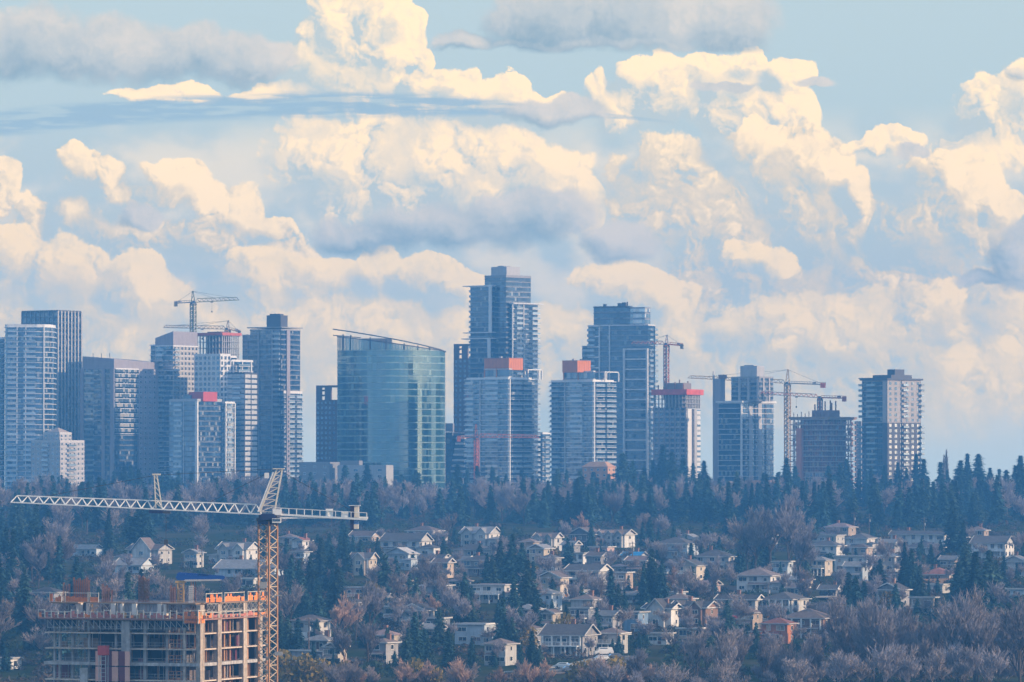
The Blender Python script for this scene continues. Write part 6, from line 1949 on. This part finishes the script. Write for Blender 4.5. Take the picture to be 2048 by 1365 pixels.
# which one of its look-alikes a tree is
by_label = {}
for tr_ in TREES: by_label.setdefault(tr_[4]['label'], []).append(tr_)
ORD = ['leftmost', 'second from left', 'third from left', 'fourth from left', 'fifth from left', 'sixth from left', 'seventh from left', 'eighth from left', 'ninth from left', 'tenth from left',
       'eleventh from left', 'twelfth from left', 'thirteenth from left', 'fourteenth from left', 'fifteenth from left', 'sixteenth from left', 'seventeenth from left', 'eighteenth from left']
for lab, lst in by_label.items():
    if len(lst) > 1:
        lst.sort(key=lambda q: q[0])
        for i, q in enumerate(lst):
            q[4]['label'] = lab + ', ' + (ORD[i] if i < len(lst) - 1 or i == 0 else 'rightmost') if i < len(ORD) else lab
# ------------------------------------------------------------------ the mass of the wood and the brush on the slope
import numpy as np
def tri_arrays(me):
    v = np.empty(len(me.vertices) * 3, np.float32); me.vertices.foreach_get('co', v)
    me.calc_loop_triangles()
    t_ = np.empty(len(me.loop_triangles) * 3, np.int32); me.loop_triangles.foreach_get('vertices', t_)
    return v.reshape(-1, 3), t_.reshape(-1, 3)
def lighter(vt, keep, grow, seed):
    """a coarser crown for the mass: fewer, larger sprays"""
    v, t_ = vt
    g_ = np.random.default_rng(seed)
    t_ = t_[g_.random(len(t_)) < keep]
    P = v[t_]; c = P.mean(1, keepdims=True)
    return ((P - c) * grow + c).reshape(-1, 3).astype(np.float32), np.arange(len(t_) * 3, dtype=np.int32).reshape(-1, 3)
def joined(name, parts_, materials):
    """parts_: (verts, tris, material index) already in place"""
    V = np.concatenate([p[0] for p in parts_]); off = 0; T_ = []; M = []
    for v, t_, mi in parts_:
        T_.append(t_ + off); off += len(v); M.append(np.full(len(t_), mi, np.int32))
    T_ = np.concatenate(T_); M = np.concatenate(M)
    me = bpy.data.meshes.new(name)
    me.vertices.add(len(V)); me.vertices.foreach_set('co', V.astype(np.float32).ravel())
    me.loops.add(len(T_) * 3); me.loops.foreach_set('vertex_index', T_.astype(np.int32).ravel())
    me.polygons.add(len(T_)); me.polygons.foreach_set('loop_start', np.arange(0, len(T_) * 3, 3, dtype=np.int32))
    for m in materials: me.materials.append(m)
    me.polygons.foreach_set('material_index', M)
    me.update(calc_edges=True); me.validate()
    return tag(put(name, me), kind='stuff')
def moved(arr, x, y, z, a, sx, sz):
    c, s_ = math.cos(a) * sx, math.sin(a) * sx
    o = np.empty_like(arr)
    o[:, 0] = arr[:, 0] * c - arr[:, 1] * s_ + x; o[:, 1] = arr[:, 0] * s_ + arr[:, 1] * c + y; o[:, 2] = arr[:, 2] * sz + z
    return o
rn = random.Random(404)
wood_mats = [fir_m[0], fir_m[1], fir_m[2], twig_m[0], twig_m[1], bark, last_m]
srcC = [(lighter(tri_arrays(CON[k][1]), .5, 1.35, k), mi) for k, mi in ((0, 0), (2, 1), (1, 2), (3, 0))]
srcB = [(lighter(tri_arrays(BARE[k][1]), .36, 1.3, k), mi) for k, mi in ((0, 3), (1, 4), (2, 3), (3, 4))]
parts_ = []
def wood(px, D, bare, hg, wd):
    (v, t_), mi = rn.choice(srcB if bare else srcC)
    p = W(px, 900, D); ref = 16. if bare else 24.
    parts_.append((moved(v, p.x, D, ground(D) + .1, rn.random() * 6.28, hg / ref * wd, hg / ref), t_, mi))
for k in range(330):
    px = rn.uniform(-40, 2090); D = rn.uniform(2300, 2890)
    bare = rn.random() < (.42 if px < 1060 else .22)
    lim = EYE + (HORIZON - rn.uniform(938, 970)) * D / F - ground(D)
    wood(px, D, bare, min(lim, rn.uniform(12, 18) if bare else rn.uniform(14, 23)), rn.uniform(.95, 1.35))
for k in range(60):
    px = rn.uniform(-30, 600); row = rn.uniform(1060, 1340)
    D = depth_of(row); bare = rn.random() < .5
    hg = rn.uniform(8, 14)
    if clear_of_houses(px, row, hg * F / D, 12): wood(px, D, bare, hg, rn.uniform(1.0, 1.4))
for k in range(95):
    px = rn.uniform(1180, 2090); D = rn.uniform(1180, 1300)
    top = (1330 if px < 1640 else 1300) + rn.uniform(-10, 30)
    wood(px, D, True, EYE + (HORIZON - top) * D / F - ground(D), rn.uniform(.9, 1.3))
for k in range(400):
    px = rn.uniform(560, 2080); row = rn.uniform(1085, 1320); D = depth_of(row)
    bare = rn.random() < .35; hg = rn.uniform(6, 11) if bare else rn.uniform(7, 15)
    if clear_of_houses(px, row, hg * F / D * .7, 6): wood(px, D, bare, hg, rn.uniform(1.0, 1.4))
for k in range(190):                                   # the wood goes on past the picture's sides
    px = rn.uniform(-420, -40) if k % 2 else rn.uniform(2090, 2480)
    D = rn.uniform(2300, 2880) if k % 3 == 0 else rn.uniform(1260, 2400); bare = rn.random() < .4
    wood(px, D, bare, min(rn.uniform(8, 14) if bare else rn.uniform(10, 19), EYE + (HORIZON - rn.uniform(938, 970)) * D / F - ground(D)), rn.uniform(1.0, 1.5))
for k in range(16):
    px, D = rn.choice(((700, 1235), (760, 1228), (840, 1230), (1100, 1420), (1060, 1400), (1210, 1232), (1180, 1236), (600, 1250))); px += rn.uniform(-50, 50)
    (v, t_) = tri_arrays(SHR[2][1]); p = W(px, 900, D); k_ = rn.uniform(1.0, 1.8)
    parts_.append((moved(v, p.x, D, ground(D), rn.random() * 6, k_, k_ * 1.3), t_, 6))
for (x0, x1, base, D) in HOUSES:                       # garden trees that half hide the houses
    for k in range(2 if x1 - x0 > 45 else 1):
        px = rn.uniform(x0 - 14, x1 + 14); D2 = D - rn.uniform(9, 20)
        wood(px, D2, rn.random() < .55, rn.uniform(3.0, 6.5) if x0 < px < x1 else rn.uniform(5, 11), rn.uniform(1.0, 1.6))
joined('woodland', parts_, wood_mats)
# brush: low bushes and brambles between the gardens
def bush_arrays(seed, n_):
    r = random.Random(seed); vs_, fs = [], []
    for k in range(n_):
        a = r.random() * 6.283; e_ = r.random(); rr = math.sqrt(r.random()) * (1 - .3 * e_)
        c = Vector((math.cos(a) * rr, math.sin(a) * rr, e_ * (1 - .4 * rr)))
        u_ = Vector((r.uniform(-1, 1), r.uniform(-1, 1), r.uniform(-1, 1))).normalized() * .3
        v_ = u_.cross(Vector((r.uniform(-1, 1), r.uniform(-1, 1), r.uniform(-1, 1)))).normalized() * .2
        i = len(vs_); vs_ += [tuple(c - u_), tuple(c + v_), tuple(c + u_ * .9)]; fs.append((i, i + 1, i + 2))
    return np.array(vs_, np.float32), np.array(fs, np.int32)
BU = [bush_arrays(70 + k, 44) for k in range(6)]
road_pts = []
for rd in ROADS:
    for (a, c) in zip(rd, rd[1:]):
        for k in range(13):
            px, row = a[0] + (c[0] - a[0]) * k / 12, a[1] + (c[1] - a[1]) * k / 12
            D = depth_of(row); road_pts.append((W(px, 900, D).x, D))
def on_road(x, y): return any(abs(x - a) < 8.5 and abs(y - c) < 9 for a, c in road_pts)
hs = [(W((x0 + x1) / 2, 900, D).x, D, (x1 - x0) * D / F * .5) for (x0, x1, b_, D) in HOUSES]
parts_ = []
tries = 0
while len(parts_) < 6200 and tries < 30000:
    tries += 1
    D = math.exp(rn.uniform(math.log(1160), math.log(2850))); px = rn.uniform(-300, 2350)
    p = W(px, 900, D)
    if on_road(p.x, D): continue
    if any(abs(p.x - hx) < hw_ + .5 and -9 < D - hy < 8 for hx, hy, hw_ in hs): continue
    if mnoise.noise((p.x * .02, D * .014, 3.1)) < -.22: continue
    v, t_ = rn.choice(BU); k = rn.uniform(.9, 2.6); kz = k * rn.uniform(.7, 1.3)
    g_ = mnoise.noise((p.x * .03, D * .02, 8.7)) + rn.uniform(-.4, .4)
    parts_.append((moved(v, p.x, D, ground(D) + .1, rn.random() * 6.28, k * 1.25, kz), t_, 0 if g_ > .1 else 1 if g_ > -.25 else 2))
joined('undergrowth', parts_, [hedge_m, foliage('grey_bramble', (.085, .08, .075)), foliage('brown_bramble', (.11, .085, .065))])
# ------------------------------------------------------------------ vehicles, poles
tyre = mat('tyre_rubber', (.02, .02, .02), .9); rim = mat('wheel_rim', (.35, .35, .36), .4, metallic=.6)
lamp = mat('lamp_glass', (.6, .58, .5), .2); lamp_r = mat('tail_lamp', (.35, .03, .03), .3)
def car(px, row, rz, colour, label, van=False, pick=False):
    D = depth_of(row); p = W(px, 900, D)
    r = thing('parked_van' if van else 'parked_car', label, 'van' if van else 'car', (p.x, D, ground(D) + .64), R(rz), 'cars parked along the lower streets')
    cm = mat('car paint ' + '%d_%d_%d' % tuple(int(c * 100) for c in colour), colour, .3, .03, spec=.6)
    L, w_, h1, h2 = (4.9, 1.9, 1.1, 2.0) if van else (4.5, 1.8, .85, 1.45)
    prof = [(-L / 2, .35), (-L / 2, h1 * .95), (-L * .36, h1), (-L * .22, h2), (L * (.42 if van else .22), h2), (L * (.48 if van else .40), h1), (L / 2, h1 * .9), (L / 2, .35)]
    b = MB()
    for y in (-w_ / 2, w_ / 2): b.face([(x, y * (.86 if z > h1 + .1 else 1), z) for x, z in (prof if y < 0 else prof[::-1])])
    for i in range(len(prof)):
        (x0_, z0_), (x1_, z1_) = prof[i], prof[(i + 1) % len(prof)]
        k0, k1 = (.86 if z0_ > h1 + .1 else 1), (.86 if z1_ > h1 + .1 else 1)
        b.face([(x0_, -w_ / 2 * k0, z0_), (x0_, w_ / 2 * k0, z0_), (x1_, w_ / 2 * k1, z1_), (x1_, -w_ / 2 * k1, z1_)])
    b.build('body', cm, r)
    for y in (-1, 1):
        b = MB(); yy = y * (w_ / 2 * .93 + .02)
        b.face([(-L * .30, yy, h1 + .05), (L * .2, yy, h1 + .05), (L * .16, yy * .95, h2 - .12), (-L * .2, yy * .95, h2 - .12)]); b.build('side_window', g_dark, r)
    b = MB(); b.face([(-L * .365, -w_ * .4, h1 + .06), (-L * .365, w_ * .4, h1 + .06), (-L * .235, w_ * .38, h2 - .08), (-L * .235, -w_ * .38, h2 - .08)]); b.build('windscreen', g_dark, r)
    for x in (-L * .31, L * .3):
        for y in (-w_ / 2, w_ / 2):
            b = MB(); b.tube((x, y - .1, .33), (x, y + .1, .33), .33, .33, 12); o = b.build('wheel', tyre, r)
            b = MB(); b.tube((x, y - .115, .33), (x, y + .115, .33), .19, .19, 10); b.build('rim', rim, o)
    for y in (-w_ * .36, w_ * .36):
        b = MB(); b.box(-L / 2 - .03, -L / 2 + .02, y - .2, y + .2, h1 * .68, h1 * .86); b.build('headlight', lamp, r)
        b = MB(); b.box(L / 2 - .02, L / 2 + .03, y - .2, y + .2, h1 * .66, h1 * .86); b.build('tail_light', lamp_r, r)
car(1207, 1315, 12, (.72, .72, .72), 'white van parked below the wide-windowed white-framed house', van=True)
car(1204, 1327, -160, (.62, .64, .66), 'pale silver car parked on the lower street below the white van')
car(1230, 1323, 14, (.10, .11, .13), 'dark car parked right of the silver car')
car(1126, 1342, 165, (.70, .71, .70), 'white car at the left end of the lower street')
car(1140, 1348, 10, (.12, .15, .20), 'dark blue car beside the white car on the lower street')
car(1484, 1238, 8, (.72, .70, .66), 'white car parked below the plain white block of a house')
car(1358, 1156, 30, (.70, .71, .72), 'white car parked beside the dark gabled roof')
car(1095, 1206, -10, (.55, .24, .05), 'orange car at the near end of the upper lit road')
car(1415, 1146, 20, (.66, .67, .66), 'pale car under the big sunlit white house')
car(1378, 1160, 15, (.66, .68, .7), 'pale silver car right of the white car by the dark gable')
car(1112, 1203, -8, (.60, .61, .62), 'silver car on the upper lit road near the orange one')
car(1160, 1197, -9, (.70, .70, .70), 'white car on the upper lit road above the brown-hipped white house')
car(1196, 1192, 170, (.09, .10, .12), 'black car on the upper lit road, farthest right')
car(1470, 1243, 6, (.30, .05, .05), 'dark red car on the street below the plain white block')
car(1560, 1248, 4, (.55, .56, .58), 'silver car on the street above the broad brown roof')
car(1506, 1246, 184, (.12, .13, .16), 'dark car next to the work sign by the low street')
car(1700, 1199, 175, (.68, .68, .68), 'white car on the street behind the round conifer at right')
def road_sign(px, row, label):
    D = depth_of(row); p = W(px, 900, D)
    r = thing('work_sign', label, 'sign', (p.x, D, ground(D) + .6))
    r.scale = (.55, .55, .55)
    b = MB(); b.bar((-.4, 0, 0), (0, .3, 1.6), .1); b.bar((.4, 0, 0), (0, .3, 1.6), .1); b.build('stand', cr_grey, r)
    b = MB(); b.face([(0, -.1, .7), (1.1, -.1, 1.9), (0, -.1, 3.1), (-1.1, -.1, 1.9)]); b.face([(0, -.06, .7), (-1.1, -.06, 1.9), (0, -.06, 3.1), (1.1, -.06, 1.9)]); b.build('board', mat('sign_orange', (.85, .32, .04), .6), r)
road_sign(1133, 1201, 'orange diamond work sign beside the upper lit road'); road_sign(1534, 1244, 'orange diamond work sign by the street below the white block')
wood_p = mat('pole_timber', (.20, .15, .12), .9)
def pole(px, row, hgt, label):
    D = depth_of(row); p = W(px, 900, D)
    r = thing('utility_pole', label, 'utility pole', (p.x, D, ground(D) - .3), R(-25))
    b = MB(); b.tube((0, 0, 0), (0, 0, hgt), .17, .12, 7); b.build('post', wood_p, r)
    for z_ in (hgt - .6, hgt - 1.7):
        b = MB(); b.box(-1.2, 1.2, -.08, .08, z_, z_ + .14); o = b.build('crossarm', wood_p, r)
        for x in (-1.0, -.4, .4, 1.0):
            b = MB(); b.tube((x, 0, z_ + .14), (x, 0, z_ + .36), .05, .05, 5); b.build('insulator', grey_l, o)
    b = MB(); b.tube((.35, 0, hgt - 3.2), (.35, 0, hgt - 2.2), .24, .24, 8); b.build('transformer', grey_l, r)
for (px, row, hg, lb) in ((736, 1322, 10, 'utility pole among bare trees left of the small grey house'), (618, 1320, 11, 'utility pole in front of the carport house'), (662, 1172, 11, 'utility pole beside the left conifer clump'), (1234, 1310, 11, 'utility pole right of the wide-windowed house'), (1392, 1142, 11, 'utility pole at the left corner of the big sunlit house'),
                          (1536, 1232, 10, 'utility pole between the two low white houses'), (1708, 1078, 11, 'utility pole above the upper right group'), (1738, 1082, 11, 'utility pole right of the first pole above the upper right group'), (1848, 1090, 11, 'utility pole in front of the long white row'), (1788, 1212, 11, 'utility pole between the two right conifers'), (1265, 1140, 10, 'utility pole below the blue tarpaulin roof'), (404, 1150, 10, 'utility pole left of the crane mast')):
    pole(px, row, hg, lb)
# garden fences and retaining walls
fence_m = mat('fence_boards', (.22, .16, .12), .9, .15)
def fence(pa, pb_, hgt, label, m=fence_m, board=.5):
    (xa, ra), (xb, rb) = pa, pb_
    Da, Db = depth_of(ra), depth_of(rb)
    A, B = W(xa, 900, Da), W(xb, 900, Db); A.z, B.z = ground(Da) + .3, ground(Db) + .3
    r = thing('fence', label, 'fence', A)
    d = B - A; n = max(2, int(d.length / board)); ang = math.atan2(d.y, d.x)
    b = MB(); b.box(0, board * .92, -.03, .03, 0, hgt); me = b.mesh('board', m)
    for k in range(n):
        q = d * (k / n); put('board', me, r, (q.x, q.y, q.z), ang)
    b = MB(); b.bar((0, .08, hgt * .8), (d.x, d.y + .08, d.z + hgt * .8), .1); b.build('rail', m, r)
fence((1092, 1200), (1228, 1182), 1.4, 'low board fence above the upper lit road', footway, 2.4)
fence((1438, 1236), (1520, 1240), 1.6, 'board fence below the plain white block of a house')
fence((1440, 1180), (1475, 1184), 1.5, 'short board fence left of the brown-hipped white house')
fence((590, 1322), (655, 1320), 1.5, 'board fence under the carport house')
fence((1840, 1170), (1912, 1168), 1.6, 'board fence under the long reddish roof')
# ------------------------------------------------------------------ the air
hz = MB(); hz.box(-1560, 1560, -260, 3460, EYE - 62, EYE + 128)
hm_ = bpy.data.materials.new('blue_haze'); hm_.use_nodes = True
nt = hm_.node_tree; nt.nodes.clear()
ho = nt.nodes.new('ShaderNodeOutputMaterial'); pv = nt.nodes.new('ShaderNodeVolumePrincipled')
pv.inputs['Color'].default_value = HAZE_COLOR
pv.inputs['Density'].default_value = HAZE_DENSITY
pv.inputs['Anisotropy'].default_value = 0.0
nt.links.new(pv.outputs[0], ho.inputs['Volume'])
tag(hz.build('haze', hm_), kind='stuff')
